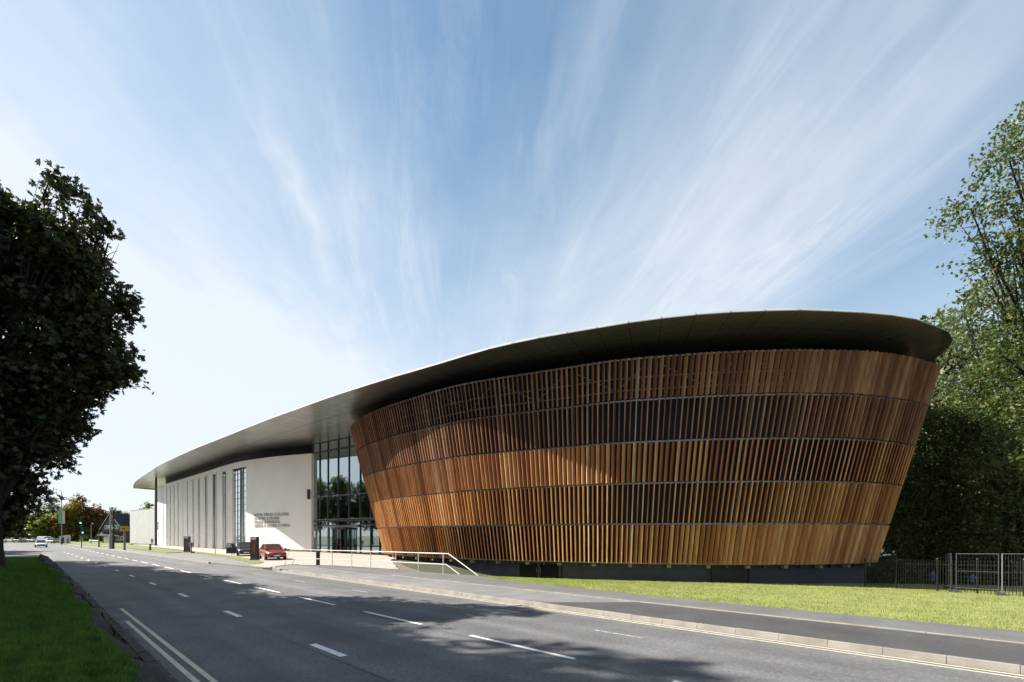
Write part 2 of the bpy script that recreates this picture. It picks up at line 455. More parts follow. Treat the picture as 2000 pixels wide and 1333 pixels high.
# kerb round the mouth of the forecourt
mb = MB()
arc = [ST(33, 11.66), ST(34.6, 11.72), ST(36.5, 12.5), ST(37.75, 13.85), ST(37.55, 14.6)]
arc2 = []
for i in range(len(arc) - 1):
    for k in range(6): arc2.append(arc[i].lerp(arc[i + 1], k / 6))
arc2.append(arc[-1])
for a, b in zip(arc2, arc2[1:]): mb.bar((a.x, a.y, 0.03), (b.x, b.y, 0.03), 0.15, 0.19)
tag(mb.build('corner_kerb', m_kerb), kind='structure')

# lawn in front of the drum
def lawn_z(x, y): return 0.10 + dip(x, y)
def lawn_t0(s): return piece(s, [(-16, 16.0), (10, 16.07), (17, 16.62), (20.3, 17.22), (28, 17.05)])
mb = MB()
nS, nT = 60, 26
for i in range(nS + 1):
    s = -16 + 42 * i / nS
    for j in range(nT + 1):
        a, b = lawn_t0(s), (47 if s < 10 else t_drum(s) + 3)
        t = a + (b - a) * j / nT
        p = ST(s, t); mb.v.append((p.x, p.y, lawn_z(p.x, p.y)))
for i in range(nS):
    for j in range(nT):
        k = i * (nT + 1) + j
        mb.f.append((k, k + 1, k + nT + 2, k + nT + 1))
tag(mb.build('lawn', m_lawn_base, smooth=True), kind='structure')

def blades(name, pts, hmin, hmax, wd, m, seed, lean=0.5, kind='stuff'):
    rg = np.random.default_rng(seed); n = len(pts); pts = np.asarray(pts)
    tuft = np.sin(pts[:, 0] * 5.1 + 1.3 * np.sin(pts[:, 1] * 3.7)) * np.sin(pts[:, 1] * 4.3 + 1.7 * np.sin(pts[:, 0] * 2.9)) + 0.5 * np.sin(pts[:, 0] * 13 + pts[:, 1] * 11)
    h = rg.uniform(hmin, hmax, n) * (1 + 0.42 * tuft.clip(-1, 1.3)); a = rg.uniform(0, 2 * pi, n); la = rg.uniform(0, 2 * pi, n); ll = rg.uniform(0.1, lean, n) * h
    wv = np.stack([np.cos(a), np.sin(a), np.zeros(n)], 1) * (wd * rg.uniform(0.6, 1.3, n))[:, None]
    tip = pts + np.stack([np.cos(la) * ll, np.sin(la) * ll, h], 1)
    V = np.empty((n * 3, 3)); V[0::3] = pts - wv / 2; V[1::3] = pts + wv / 2; V[2::3] = tip
    return tag(np_obj(name, V, np.arange(n * 3).reshape(n, 3), m), kind=kind)
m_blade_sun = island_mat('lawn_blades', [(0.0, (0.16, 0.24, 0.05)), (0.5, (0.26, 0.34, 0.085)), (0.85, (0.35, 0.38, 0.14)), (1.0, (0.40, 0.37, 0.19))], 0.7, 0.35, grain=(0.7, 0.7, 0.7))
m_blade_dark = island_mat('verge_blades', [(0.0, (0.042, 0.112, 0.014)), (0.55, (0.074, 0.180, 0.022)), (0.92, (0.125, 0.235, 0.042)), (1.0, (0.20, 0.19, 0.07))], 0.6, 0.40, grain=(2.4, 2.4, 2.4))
rg = np.random.default_rng(4)
pts = []
while len(pts) < 130000:
    s = rg.uniform(-16, 25, 4000); v = rg.random(4000) ** 1.35
    for si, vi in zip(s, v):
        a = lawn_t0(si); t = a + 0.02 + (min(t_drum(si) + 0.5, 40) - a) * vi
        x, y = (t - si) * Q, (t + si) * Q
        if y < 6 or abs(x) > 1.1 * y + 1: continue
        pts.append((x, y, lawn_z(x, y) - 0.005))
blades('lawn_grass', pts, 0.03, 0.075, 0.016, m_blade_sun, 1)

# raised verge on the camera's side, held by a low stone wall
def bank_z(s, t):
    return 0.60 + 0.80 * smooth(-0.8, 1.4, -t) * smooth(9, 16, s) * (1 - smooth(26, 44, s)) - 0.05 * smooth(20, 50, s) + 0.03 * sin(s * 0.7) * sin(t * 0.9) - 0.10 * smooth(0.55, 1.1, t)
def bank_edge(s): return 0.84 + 0.07 * sin(s * 0.9) + 0.05 * sin(s * 2.3 + 1) - 0.10 * smooth(30, 58, s)
mb = MB()
nS, nT = 90, 22
for i in range(nS + 1):
    s = -25 + 84 * (i / nS)
    for j in range(nT + 1):
        t = lerp(bank_edge(s), -60, (j / nT) ** 2.2)
        p = ST(s, t); mb.v.append((p.x, p.y, bank_z(s, t)))
for i in range(nS):
    for j in range(nT):
        k = i * (nT + 1) + j
        mb.f.append((k, k + nT + 1, k + nT + 2, k + 1))
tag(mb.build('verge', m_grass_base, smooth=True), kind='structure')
rg = np.random.default_rng(9)
pts = []
while len(pts) < 210000:
    Z = 4.2 + 34 * rg.random(6000) ** 1.9; X = -Z * rg.uniform(0.55, 1.12, 6000)
    s = (Z - X) * Q; t = (X + Z) * Q
    ok = (s < 58)
    for x, y, si, ti in zip(X[ok], Z[ok], s[ok], t[ok]):
        if ti < bank_edge(si) + 0.06: pts.append((x, y, bank_z(si, ti) - 0.01))
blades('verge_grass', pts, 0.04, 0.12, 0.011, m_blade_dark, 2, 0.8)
# weeds and taller tufts along the wall edge
pts = []
rg = np.random.default_rng(12)
for c in range(420):
    s = rg.uniform(3, 40); t0 = bank_edge(s) + 0.07 - abs(rg.normal(0, 0.13)); n = rg.integers(8, 26)
    for k in range(n):
        si, ti = s + rg.normal(0, 0.05), t0 + rg.normal(0, 0.05)
        pts.append((*ST(si, ti)[:2], bank_z(si, min(ti, 1.0)) - 0.02))
blades('verge_weeds', pts, 0.07, 0.20, 0.016, m_blade_dark, 3, 1.0)

# retaining wall and the gutter strip at its foot
mb = MB()
rg = random.Random(2)
s = -12.0
while s < 58.5:
    ln = rg.uniform(0.5, 1.1); a, b = s + 0.006, min(s + ln, 58.6) - 0.006
    e0, e1 = bank_edge(a), bank_edge(b)
    h = 0.50 + rg.uniform(-0.012, 0.012)
    far = smooth(20, 45, s)
    h0 = h - 0.16 * (1 - far) ; wd = 0.44 + rg.uniform(-.03, .02); h += 0.22 * far
    mb.hexa([ST(a, e0 - 0.10, -0.05), ST(a, e0 + wd + 0.05, -0.05), ST(b, e1 + wd + 0.05, -0.05), ST(b, e1 - 0.10, -0.05),
             ST(a, e0 - 0.06, h + 0.02), ST(a, e0 + wd - 0.03, h0), ST(b, e1 + wd - 0.03, h0), ST(b, e1 - 0.06, h + 0.02)])
    s += ln
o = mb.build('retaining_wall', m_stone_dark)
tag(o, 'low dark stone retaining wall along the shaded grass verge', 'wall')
mb = MB()
for i in range(80):
    a, b = -12 + i * 0.9, -12 + i * 0.9 + 0.885
    if b > 58: break
    mb.prism([ST(a, 1.44), ST(a, 1.60), ST(b, 1.60), ST(b, 1.44)], -0.06, 0.085 + 0.01 * ((i * 7) % 3) / 3)
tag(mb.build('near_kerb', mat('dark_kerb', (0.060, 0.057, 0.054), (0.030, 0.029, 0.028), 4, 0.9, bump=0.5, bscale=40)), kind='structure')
# dead leaves lying on the verge and in the gutter
rg = np.random.default_rng(21)
V = []; n = 0
def leaf_at(x, y, z, sz):
    a = rg.uniform(0, 2 * pi); d = np.array([cos(a), sin(a), rg.uniform(-.25, .35)]); e = np.array([-sin(a), cos(a), rg.uniform(-.3, .3)])
    c = np.array([x, y, z]); V.extend([c - d * sz, c + e * sz * .45, c + d * sz, c - e * sz * .45])
for k in range(420):
    Z = 5 + 25 * rg.random() ** 1.6; X = -Z * rg.uniform(0.45, 1.1); s, t = to_st((X, Z))
    if t < bank_edge(s): leaf_at(X, Z, bank_z(s, t) + rg.uniform(0.03, 0.09), rg.uniform(0.018, 0.045))
for k in range(700):
    s = 3 + 30 * rg.random() ** 1.3; t = rg.uniform(1.30, 1.72); p = ST(s, t)
    leaf_at(p.x, p.y, (0.10 if t < 1.6 else 0.012) + rg.uniform(0, 0.03), rg.uniform(0.03, 0.07))
m_dead = island_mat('dead_leaves', [(0, (0.06, 0.03, 0.012)), (0.7, (0.11, 0.065, 0.025)), (1, (0.24, 0.17, 0.07))], 0.8)
tag(np_obj('fallen_leaves', V, np.arange(len(V)).reshape(-1, 4), m_dead), kind='stuff')

# forecourt: pink paving up to the building, grass strips, grey pavement on the road side
ZP = 0.09
front = [(-82, 112.2), (-70, 100.8), (-61.5, 92.7), (-53, 85), (-45, 78.2), (-40, 74.3), (-33.4, 70), (-27.2, 67.4), (-15, 58.9), (-11.5, 48.5)]
front_old = [(-78.5, 107.6), (-68, 97.6), (-60, 90), (-52.3, 83), (-44, 75), (-39, 70.8), (-32.6, 67), (-26.2, 64.6), (-14.8, 56.5), (-11.5, 48.5)]
mb = MB()
edge = [(-11.2, 44.5), (-7.2, 31.0), tuple(ST(28.2, 17.04)[:2]), tuple(ST(31, 16.63)[:2]), tuple(ST(35, 15.93)[:2]), tuple(ST(37.25, 14.45)[:2]),
        tuple(ST(37.8, 13.9)[:2]), tuple(ST(36.5, 12.35)[:2]), tuple(ST(36.0, 11.9)[:2]), tuple(ST(39, 11.6)[:2]), tuple(U(505, 1102, ZP)[:2]), tuple(U(440, 1084, ZP)[:2]), tuple(U(380, 1077.5, ZP)[:2]), tuple(U(300, 1069, ZP)[:2]), tuple(U(262, 1064.5, ZP)[:2]), (-103, 122)]
mb.prism(front + edge, -1.4, ZP)
tag(mb.build('forecourt_paving', m_paving), kind='structure')
mb = MB()
lo_ = [ST(s, t_right(s) + 0.15) for s in (170, 145, 120, 100, 80, 60, 46, 41, 36.0)]
hi_ = [U(x, y, 0.1) for x, y in ((530, 1109), (505, 1103), (478, 1097.5), (440, 1088.5), (400, 1083), (375, 1080.3), (355, 1079.5), (325, 1081), (300, 1078.5), (250, 1071.5), (200, 1068), (150, 1065))]
mb.prism(lo_ + hi_, -0.12, 0.085)
tag(mb.build('roadside_pavement', asphalt('pale_pavement', (0.15, 0.147, 0.147), (0.18, 0.176, 0.174), 0.2, along=False)), kind='structure')
mb = MB()
g1 = [(130, 1061.0), (250, 1063.5), (300, 1069.5), (360, 1076.5), (378, 1078), (372, 1080), (355, 1079), (325, 1080.6), (300, 1078), (250, 1071), (200, 1067.5), (130, 1063.6)]
mb.prism([U(x, y, 0.1) for x, y in g1], -0.1, 0.125)
g2 = [(380, 1078.2), (440, 1084.5), (500, 1093.5), (516, 1098), (505, 1102.5), (478, 1097), (440, 1088), (400, 1082.6), (380, 1080.6)]
mb.prism([U(x, y, 0.1) for x, y in g2], -0.1, 0.125)
g3 = [(20, 1058.4), (130, 1060.6), (130, 1063.6), (60, 1060.8)]
mb.prism([U(x, y, 0.1) for x, y in g3], -0.1, 0.13)
far_l = [tuple(U(250, 1063.3, 0.1)[:2]), tuple(U(130, 1060.8, 0.1)[:2]), (-175, 165), (-260, 330), (-60, 330), (-101, 130), (-106, 123)]
mb.prism(far_l, -0.1, 0.10)
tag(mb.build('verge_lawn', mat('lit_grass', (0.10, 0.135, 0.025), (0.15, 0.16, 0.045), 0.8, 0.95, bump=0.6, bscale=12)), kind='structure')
# sloping bank between the terrace and the lower ground by the drum
mb = MB()
a0, a1 = Vector((-11.15, 44.4, 0.085)), Vector((-7.15, 31.05, 0.085))
b0, b1 = Vector((-7.2, 45.5, -1.0)), Vector((-3.6, 31.5, -0.75))
mb.strip([a0.lerp(a1, i / 8) for i in range(9)], [b0.lerp(b1, i / 8) for i in range(9)])
tag(mb.build('terrace_bank_terrain', mat('bank_gravel', (0.21, 0.155, 0.12), (0.14, 0.11, 0.09), 5, 0.95, bump=0.8, bscale=25)), kind='structure')

# ------------------------------------------------------------------ the college building
def part(mb, name, m, root, smooth=False):        # a part given in world coordinates under a thing placed at its base
    o = mb.build(name, m, root, smooth)
    if root.type == 'EMPTY': o.matrix_parent_inverse = (Matrix.Translation(root.location) @ Matrix.Rotation(root.rotation_euler.z, 4, 'Z')).inverted()
    return o
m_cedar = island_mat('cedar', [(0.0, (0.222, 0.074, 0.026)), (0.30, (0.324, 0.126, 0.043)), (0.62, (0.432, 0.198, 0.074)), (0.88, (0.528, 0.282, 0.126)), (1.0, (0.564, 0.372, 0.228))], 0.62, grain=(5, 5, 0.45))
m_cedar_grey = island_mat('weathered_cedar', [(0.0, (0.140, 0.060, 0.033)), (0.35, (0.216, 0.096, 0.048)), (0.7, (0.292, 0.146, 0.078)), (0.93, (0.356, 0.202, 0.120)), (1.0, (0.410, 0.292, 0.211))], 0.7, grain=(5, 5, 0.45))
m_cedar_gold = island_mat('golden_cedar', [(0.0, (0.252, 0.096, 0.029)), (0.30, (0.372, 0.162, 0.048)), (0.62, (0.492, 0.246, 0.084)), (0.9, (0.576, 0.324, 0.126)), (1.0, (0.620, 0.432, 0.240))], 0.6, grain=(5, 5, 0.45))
m_galv = mat('galvanised_steel', (0.24, 0.25, 0.26), (0.15, 0.155, 0.165), 3, 0.45, metal=0.6)
m_navy = mat('navy_wall', (0.010, 0.012, 0.030), (0.007, 0.008, 0.021), 0.6, 0.55, spec=0.25)
m_post = mat('dark_steel', (0.035, 0.036, 0.042), (0.025, 0.026, 0.03), 2, 0.5)
m_plinth = mat('plinth_render', (0.038, 0.041, 0.060), (0.026, 0.028, 0.043), 0.7, 0.8, bump=0.1, bscale=40)
m_soffit = mat('soffit_metal', (0.66, 0.65, 0.62), (0.58, 0.575, 0.55), 0.22, 0.28, metal=0.95, stretch=(1, 1, 1))
t_ = m_soffit.node_tree; b_ = t_.nodes['Principled BSDF']
bk = t_.nodes.new('ShaderNodeTexBrick'); mp_ = t_.nodes.new('ShaderNodeMapping'); mp_.inputs['Rotation'].default_value = (0, 0, R(47))
tc_ = t_.nodes.new('ShaderNodeTexCoord'); t_.links.new(tc_.outputs['Object'], mp_.inputs[0]); t_.links.new(mp_.outputs[0], bk.inputs['Vector'])
bk.inputs['Scale'].default_value = 1.0; bk.inputs['Brick Width'].default_value = 3.6; bk.inputs['Row Height'].default_value = 0.62; bk.inputs['Mortar Size'].default_value = 0.022
bk.inputs['Color1'].default_value = (0.93, 0.93, 0.93, 1); bk.inputs['Color2'].default_value = (1.04, 1.04, 1.03, 1); bk.inputs['Mortar'].default_value = (0.62, 0.62, 0.62, 1)
mm_ = t_.nodes.new('ShaderNodeMix'); mm_.data_type = 'RGBA'; mm_.blend_type = 'MULTIPLY'; mm_.inputs[0].default_value = 1
src_ = b_.inputs['Base Color'].links[0].from_socket
t_.links.new(src_, mm_.inputs[6]); t_.links.new(bk.outputs[0], mm_.inputs[7]); t_.links.new(mm_.outputs[2], b_.inputs['Base Color'])
m_fascia = mat('fascia_metal', (0.40, 0.42, 0.42), (0.35, 0.37, 0.37), 0.6, 0.4, metal=0.3)
m_roof = mat('roof_sheet', (0.45, 0.46, 0.47), (0.38, 0.39, 0.40), 0.4, 0.5, metal=0.3)
m_dark = mat('dark_recess', (0.012, 0.012, 0.015), (0.008, 0.008, 0.01), 1, 0.7)

college = empty('college_building', (-10, 60, 0), 'long college building with white wing, glazed entrance, flat curved canopy and flared timber-slatted drum', 'building')

def catmull(P, n, closed=True):
    out = []; M = len(P); P = [Vector(p) for p in P]
    for i in range(M if closed else M - 1):
        p0 = P[i - 1] if (closed or i > 0) else P[0]
        p1 = P[i]; p2 = P[(i + 1) % M]
        p3 = P[(i + 2) % M] if (closed or i + 2 < M) else P[-1]
        for k in range(n):
            t = k / n
            out.append(0.5 * ((2 * p1) + (p2 - p0) * t + (2 * p0 - 5 * p1 + 4 * p2 - p3) * t * t + (3 * p1 - p0 - 3 * p2 + p3) * t ** 3))
    if not closed: out.append(P[-1])
    return out
def resample(P, step, closed=True):
    P = list(P) + ([P[0]] if closed else [])
    d = [0.0]
    for a, b in zip(P, P[1:]): d.append(d[-1] + (b - a).length)
    n = max(2, round(d[-1] / step)); out = []; j = 0
    for i in range(n if closed else n + 1):
        x = d[-1] * i / n
        while j < len(d) - 2 and d[j + 1] < x: j += 1
        out.append(P[j].lerp(P[j + 1], (x - d[j]) / max(1e-9, d[j + 1] - d[j])))
    return out
def normals(P, closed=True):
    M = len(P); out = []
    for i in range(M):
        a = P[(i - 1) % M] if closed or i > 0 else P[0]; b = P[(i + 1) % M] if closed or i < M - 1 else P[-1]
        t = (b - a).normalized(); out.append(Vector((t.y, -t.x)))
    return out

DT = [(29.5, 33.4), (28.3, 32.6), (27, 31.95), (26, 31.5), (24.2, 30.9), (22.6, 30.5), (20.5, 30.3), (17.9, 30.2), (16.05, 30.3), (13, 30.6), (9.9, 31.2), (6.8, 32), (3.5, 33.5), (0, 35.1), (-1.9, 36), (-3.9, 37.1), (-6.2, 38.8), (-8.7, 41.1), (-11.6, 43.8), (-15.3, 48.3), (-17.5, 52.6), (-18, 57), (-15, 62.5), (-8, 66.5), (2, 68.5), (12, 67.5), (22, 63), (29, 55.5), (32, 47), (32.2, 40), (31, 36)]
drum = resample(catmull(list(reversed(DT)), 10), 0.374)      # anticlockwise seen from above
dn = normals(drum)
DC = Vector((7, 49))
ZT, ZB = CAMZ + 11.7, CAMZ - 1.93
def ruled(i, f, off=0.0):               # point of the flared surface: f = 0 top, 1 bottom; off = outwards
    p = drum[i % len(drum)]
    b = Vector((DC.x + (p.x - DC.x) * 0.845, DC.y + (p.y - DC.y) * 0.92))
    q = p.lerp(b, f) + dn[i % len(drum)] * off
    return Vector((q.x, q.y, lerp(ZT, ZB, f)))
ND = len(drum)
screen_mb = MB()
for i in range(0, ND, 8):
    screen_mb.bar(ruled(i, 0.0, -0.42), ruled(i, 1.015, -0.42), 0.16, 0.22, up=(dn[i].x, dn[i].y, 0))
screen = part(screen_mb, 'timber_screen', m_post, college)
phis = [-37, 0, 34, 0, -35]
for k in range(5):
    rg = random.Random(40 + k)
    mb = MB()
    f0, f1 = k / 5 + 0.0045, (k + 1) / 5 - 0.0045
    for i in range(ND):
        a = R(phis[k] + rg.uniform(-3.5, 3.5))
        n = dn[i]; d = Vector((n.x * cos(a) - n.y * sin(a), n.x * sin(a) + n.y * cos(a)))
        # positive turn = slat's outer edge swings to the left of the photograph
        d = Vector((n.x * cos(-a) - n.y * sin(-a), n.x * sin(-a) + n.y * cos(-a)))
        e = Vector((-d.y, d.x))
        wd, th = 0.285, 0.066
        p0, p1 = ruled(i, f0 + rg.uniform(-.0006, .0006)), ruled(i, f1 + rg.uniform(-.0006, .0006))
        D = Vector((d.x, d.y, 0)) * wd / 2; E = Vector((e.x, e.y, 0)) * th / 2
        mb.hexa([p1 - D - E, p1 + D - E, p1 + D + E, p1 - D + E, p0 - D - E, p0 + D - E, p0 + D + E, p0 - D + E])
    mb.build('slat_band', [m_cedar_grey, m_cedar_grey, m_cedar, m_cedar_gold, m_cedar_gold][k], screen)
for k in range(6):
    mb = MB()
    f = k / 5
    dz = -0.06 if k == 0 else (0.06 if k == 5 else 0)
    for i in range(ND):
        a, b = ruled(i, f, -0.15), ruled(i + 1, f, -0.15); c, e = ruled(i, f, -0.27), ruled(i + 1, f, -0.27)
        z0, z1 = a.z - 0.05 + dz, a.z + 0.05 + dz
        mb.add([(a.x, a.y, z0), (b.x, b.y, z0), (b.x, b.y, z1), (a.x, a.y, z1), (c.x, c.y, z0), (e.x, e.y, z0), (e.x, e.y, z1), (c.x, c.y, z1)],
               [(0, 1, 2, 3), (5, 4, 7, 6), (3, 2, 6, 7), (1, 0, 4, 5)])
        if i % 2 == 0:                    # fixing lugs
            p = ruled(i, f, -0.03); mb.box((p.x, p.y, p.z + dz), (0.10, 0.10, 0.05), math.atan2(dn[i].y, dn[i].x))
    mb.build('ring_rail', m_galv, screen)
# light tubes and braces visible behind the top band
mb = MB()
for i in range(0, ND, 8):
    j = i + 8
    if j > ND: break
    for f in (0.075, 0.135):
        for q in range(8): mb.tube([ruled(i + q, f, -0.95), ruled(i + q + 1, f, -0.95)], 0.055, 6, False)
    if (i // 8) % 2: mb.bar(ruled(i, 0.02, -0.95), ruled(i + 8, 0.135, -0.95), 0.06, 0.06)
    else: mb.bar(ruled(i, 0.135, -0.95), ruled(i + 5, 0.02, -1.25), 0.05, 0.05)
mb.build('roof_truss', m_galv, screen)
# the dark hall wall behind the slats, and the plinth below
def ring_wall(f0, f1, off, z0=None, z1=None):
    mb = MB(); A = []; B = []
    for i in range(ND + 1):
        a, b = ruled(i, f1, off), ruled(i, f0, off)
        if z0 is not None: a.z = z0
        if z1 is not None: b.z = z1
        A.append(a); B.append(b)
    mb.strip(A, B); return mb
part(ring_wall(-0.02, 1.0, -1.6), 'hall_wall', m_navy, college)
mb = ring_wall(1, 1, -0.62, -1.9, ZB + 0.05)
plinth = part(mb, 'plinth', m_plinth, college)
mb = MB()      # underside of the screen, closing the gap behind the slats
mb.strip([ruled(i, 1.0, -1.65) + Vector((0, 0, 0.03)) for i in range(ND + 1)], [ruled(i, 1.0, -0.30) + Vector((0, 0, 0.03)) for i in range(ND + 1)])
mb.build('underside', m_post, plinth)
for i in range(4, ND, 8):
    p = ruled(i, 1.0, -0.28)
    if p.y > 50: continue
    mb = MB(); mb.box((p.x, p.y, p.z - 0.12), (0.42, 0.26, 0.20), math.atan2(dn[i].y, dn[i].x))
    mb.build('bracket', mat('bracket_block', (0.20, 0.18, 0.12), (0.14, 0.13, 0.09), 3, 0.8), plinth)
# plant-room doors in the plinth
def near_index(px):
    best = None
    for i in range(ND):
        p = ruled(i, 1.0, -0.62)
        if p.y < 52:
            e = abs(CX + p.x / p.y * FPX - px)
            if best is None or e < best[0]: best = (e, i)
    return best[1]
def plinth_frame(px0, px1):
    i, j = sorted((near_index(px0), near_index(px1)))
    a, b = ruled(i, 1, -0.62), ruled(j, 1, -0.62)
    t = (b - a); t.z = 0; ln = t.length; t.normalize(); n = Vector((t.y, -t.x, 0))
    if n.y > 0: n = -n
    if t.x < 0: a, b = b, a; t = -t
    return a, t, n, ln
a, t, n, ln = plinth_frame(1013, 1097)
zt, zb = ZB - 0.03, -1.35
mb = MB()
o_ = n * 0.10
def fbox(mb, a, t, n, u0, u1, z0, z1, d0, d1):
    p = []
    for z in (z0, z1):
        for u, d in ((u0, d0), (u0, d1), (u1, d1), (u1, d0)):
            q = a + t * u + n * d; p.append((q.x, q.y, z))
    mb.hexa(p)
mb = MB()
for u0, u1 in ((0, 0.10), (ln / 2 - 0.05, ln / 2 + 0.05), (ln - 0.10, ln)): fbox(mb, a, t, n, u0, u1, zb, zt, -0.1, 0.16)
fbox(mb, a, t, n, 0.1, ln - 0.1, zt - 0.09, zt, -0.1, 0.155)
door = mb.build('louvre_door', mat('black_frame', (0.022, 0.023, 0.022), (0.016, 0.017, 0.016), 2, 0.45), plinth)
for side in (0, 1):
    u0, u1 = (0.1, ln / 2 - 0.05) if side == 0 else (ln / 2 + 0.05, ln - 0.1)
    mb = MB()
    fbox(mb, a, t, n, u0, u0 + .07, zb, zt - .09, 0, 0.14); fbox(mb, a, t, n, u1 - .07, u1, zb, zt - .09, 0, 0.14)
    z = zb + 0.05
    while z < zt - 0.16:
        p = []
        for zz_, d in ((z, 0.13), (z + 0.01, 0.13), (z + 0.07, 0.05), (z + 0.06, 0.05)):
            q0, q1 = a + t * (u0 + .07) + n * d, a + t * (u1 - .07) + n * d
            p += [(q0.x, q0.y, zz_), (q1.x, q1.y, zz_)]
        mb.add(p, [(0, 1, 3, 2), (2, 3, 5, 4), (4, 5, 7, 6)]); z += 0.07
    mb.build('door_leaf', mat('louvre_black', (0.014, 0.014, 0.013), (0.01, 0.01, 0.01), 2, 0.5), plinth)
    mb = MB(); uu = ln / 2 + (-0.16 if side == 0 else 0.16)
    q = a + t * uu
    mb.tube([q + n * 0.15 + Vector((0, 0, -0.17 - ZB + 0.0 + (zt - 0.62))), q + n * 0.21 + Vector((0, 0, zt - 0.75 - ZB)), q + n * 0.21 + Vector((0, 0, zt - 0.48 - ZB)), q + n * 0.15 + Vector((0, 0, zt - 0.44 - ZB))], 0.016, 6)
    mb.build('door_handle', m_galv, plinth)
a, t, n, ln = plinth_frame(1392, 1460)
mb = MB(); fbox(mb, a, t, n, 0, ln, -1.4, ZB - 0.03, -0.1, 0.02)
for u in (0.0, ln - 0.06): fbox(mb, a, t, n, u, u + 0.06, -1.4, ZB - 0.03, 0.02, 0.12)
mb.build('doorway', m_dark, plinth)

# canopy: outer edge, fascia leaning in, panelled soffit, roof
CE = [(-96.3, 122.9), (-85.0, 109.0), (-71.4, 94.4), (-60.9, 83.4), (-52.5, 75.2), (-44.1, 67.2), (-34.9, 58.9), (-25.7, 50.6), (-20.2, 45.9), (-15.6, 42), (-9.9, 37.5), (-5.4, 34.2), (-1.66, 31.4), (1.57, 29.6), (3.9, 28.6), (7.07, 27.3), (10.4, 26.4), (13.8, 26.0), (15.9, 25.95), (19.5, 26.3), (22.2, 26.9), (24, 27.7), (25.8, 28.6), (27.2, 29.8), (28.1, 31.1), (28.9, 33), (33, 38), (35.5, 46), (35, 56), (29, 65), (18, 72), (4, 75), (-8, 77), (-30, 88), (-60, 112), (-80, 126), (-88, 130), (-94, 128)]
ZS = CAMZ + 12.75
CE = [(x * 12.75 / 12.1, y * 12.75 / 12.1) for x, y in CE]
edge_c = catmull(CE[:26], 8, closed=False)
front_e = resample(edge_c, 1.9, closed=False)
back_e = catmull(CE[25:], 6, closed=False)[1:] 
outl = list(front_e) + list(back_e)
on = normals(outl)
M_ = len(outl)
canopy_mb = MB()
ins = [p - n_ * 0.34 for p, n_ in zip(outl, on)]
canopy_mb.prism([tuple(p) for p in ins], ZS + 0.20, ZS + 0.26)
canopy = part(canopy_mb, 'canopy_roof', m_roof, college)
mb = MB()
for i in range(M_):
    j = (i + 1) % M_
    a, b = outl[i], outl[j]; g = (b - a).normalized() * 0.018
    a, b = a + g, b - g
    p0, p1 = Vector((a.x, a.y, ZS - 0.02)), Vector((b.x, b.y, ZS - 0.02))
    p2, p3 = Vector((a.x, a.y, ZS + 0.03)), Vector((b.x, b.y, ZS + 0.03))
    na = on[i]; nb = on[j]
    q0, q1 = Vector((a.x - na.x * 0.36, a.y - na.y * 0.36, ZS + 0.29)), Vector((b.x - nb.x * 0.36, b.y - nb.y * 0.36, ZS + 0.29))
    mb.add([p0, p1, p3, p2, q1, q0], [(0, 1, 2, 3), (3, 2, 4, 5)])
mb.build('fascia', m_fascia, canopy)
mb = MB()
mb.prism([tuple(p - n_ * 0.30) for p, n_ in zip(outl, on)], ZS + 0.03, ZS + 0.19)
mb.build('soffit_backing', m_dark, canopy)
# soffit boards: bands parallel to the edge, cut into panels along the front; plain sheet inside
def inset(i, d):
    q = outl[i]; k = on[i]
    return Vector((q.x - k.x * d, q.y - k.y * d, ZS))
nf = len(front_e)
mb = MB()
depth = [0.02, 6.0]
def dep(i):
    p = outl[i]
    return 4.6 if p.x > 8 else (4.6 + 3.4 * smooth(8, -18, p.x) if p.x > -18 else 8.0 - 2.2 * smooth(-40, -75, p.x))
def smooth_norm(i):
    k = Vector((0, 0))
    for d in range(-4, 5): k += on[min(max(i + d, 0), nf - 1)]
    return k.normalized()
inner = []
for i in range(nf):
    k = smooth_norm(i); p = outl[i]
    inner.append(Vector((p.x, p.y)) - k * dep(i))
for i in range(nf - 1):
    a, b = outl[i], outl[i + 1]; c, e = inner[i], inner[i + 1]
    for v0, v1 in ((0.004, 0.497), (0.503, 1.0)):
        q = [a.lerp(c, v0), b.lerp(e, v0), b.lerp(e, v1), a.lerp(c, v1)]
        if (q[1] - q[0]).length < 0.1 or (q[2] - q[3]).length < 0.05: continue
        m0 = (q[1] - q[0]).normalized() * 0.014; m1 = (q[2] - q[3]).normalized() * 0.014
        q = [q[0] + m0, q[1] - m0, q[2] - m1, q[3] + m1]
        mb.add([(p.x, p.y, ZS) for p in q], [(3, 2, 1, 0)])
mb.build('soffit_panel', m_soffit, canopy)
mb = MB()
poly = [tuple(p) for p in inner] + [tuple(outl[i] - on[i] * 0.32) for i in range(nf, M_)]
mb.add([(p[0], p[1], ZS + 0.012) for p in poly], [tuple(reversed(range(len(poly))))])
mb.build('inner_soffit', m_soffit, canopy)

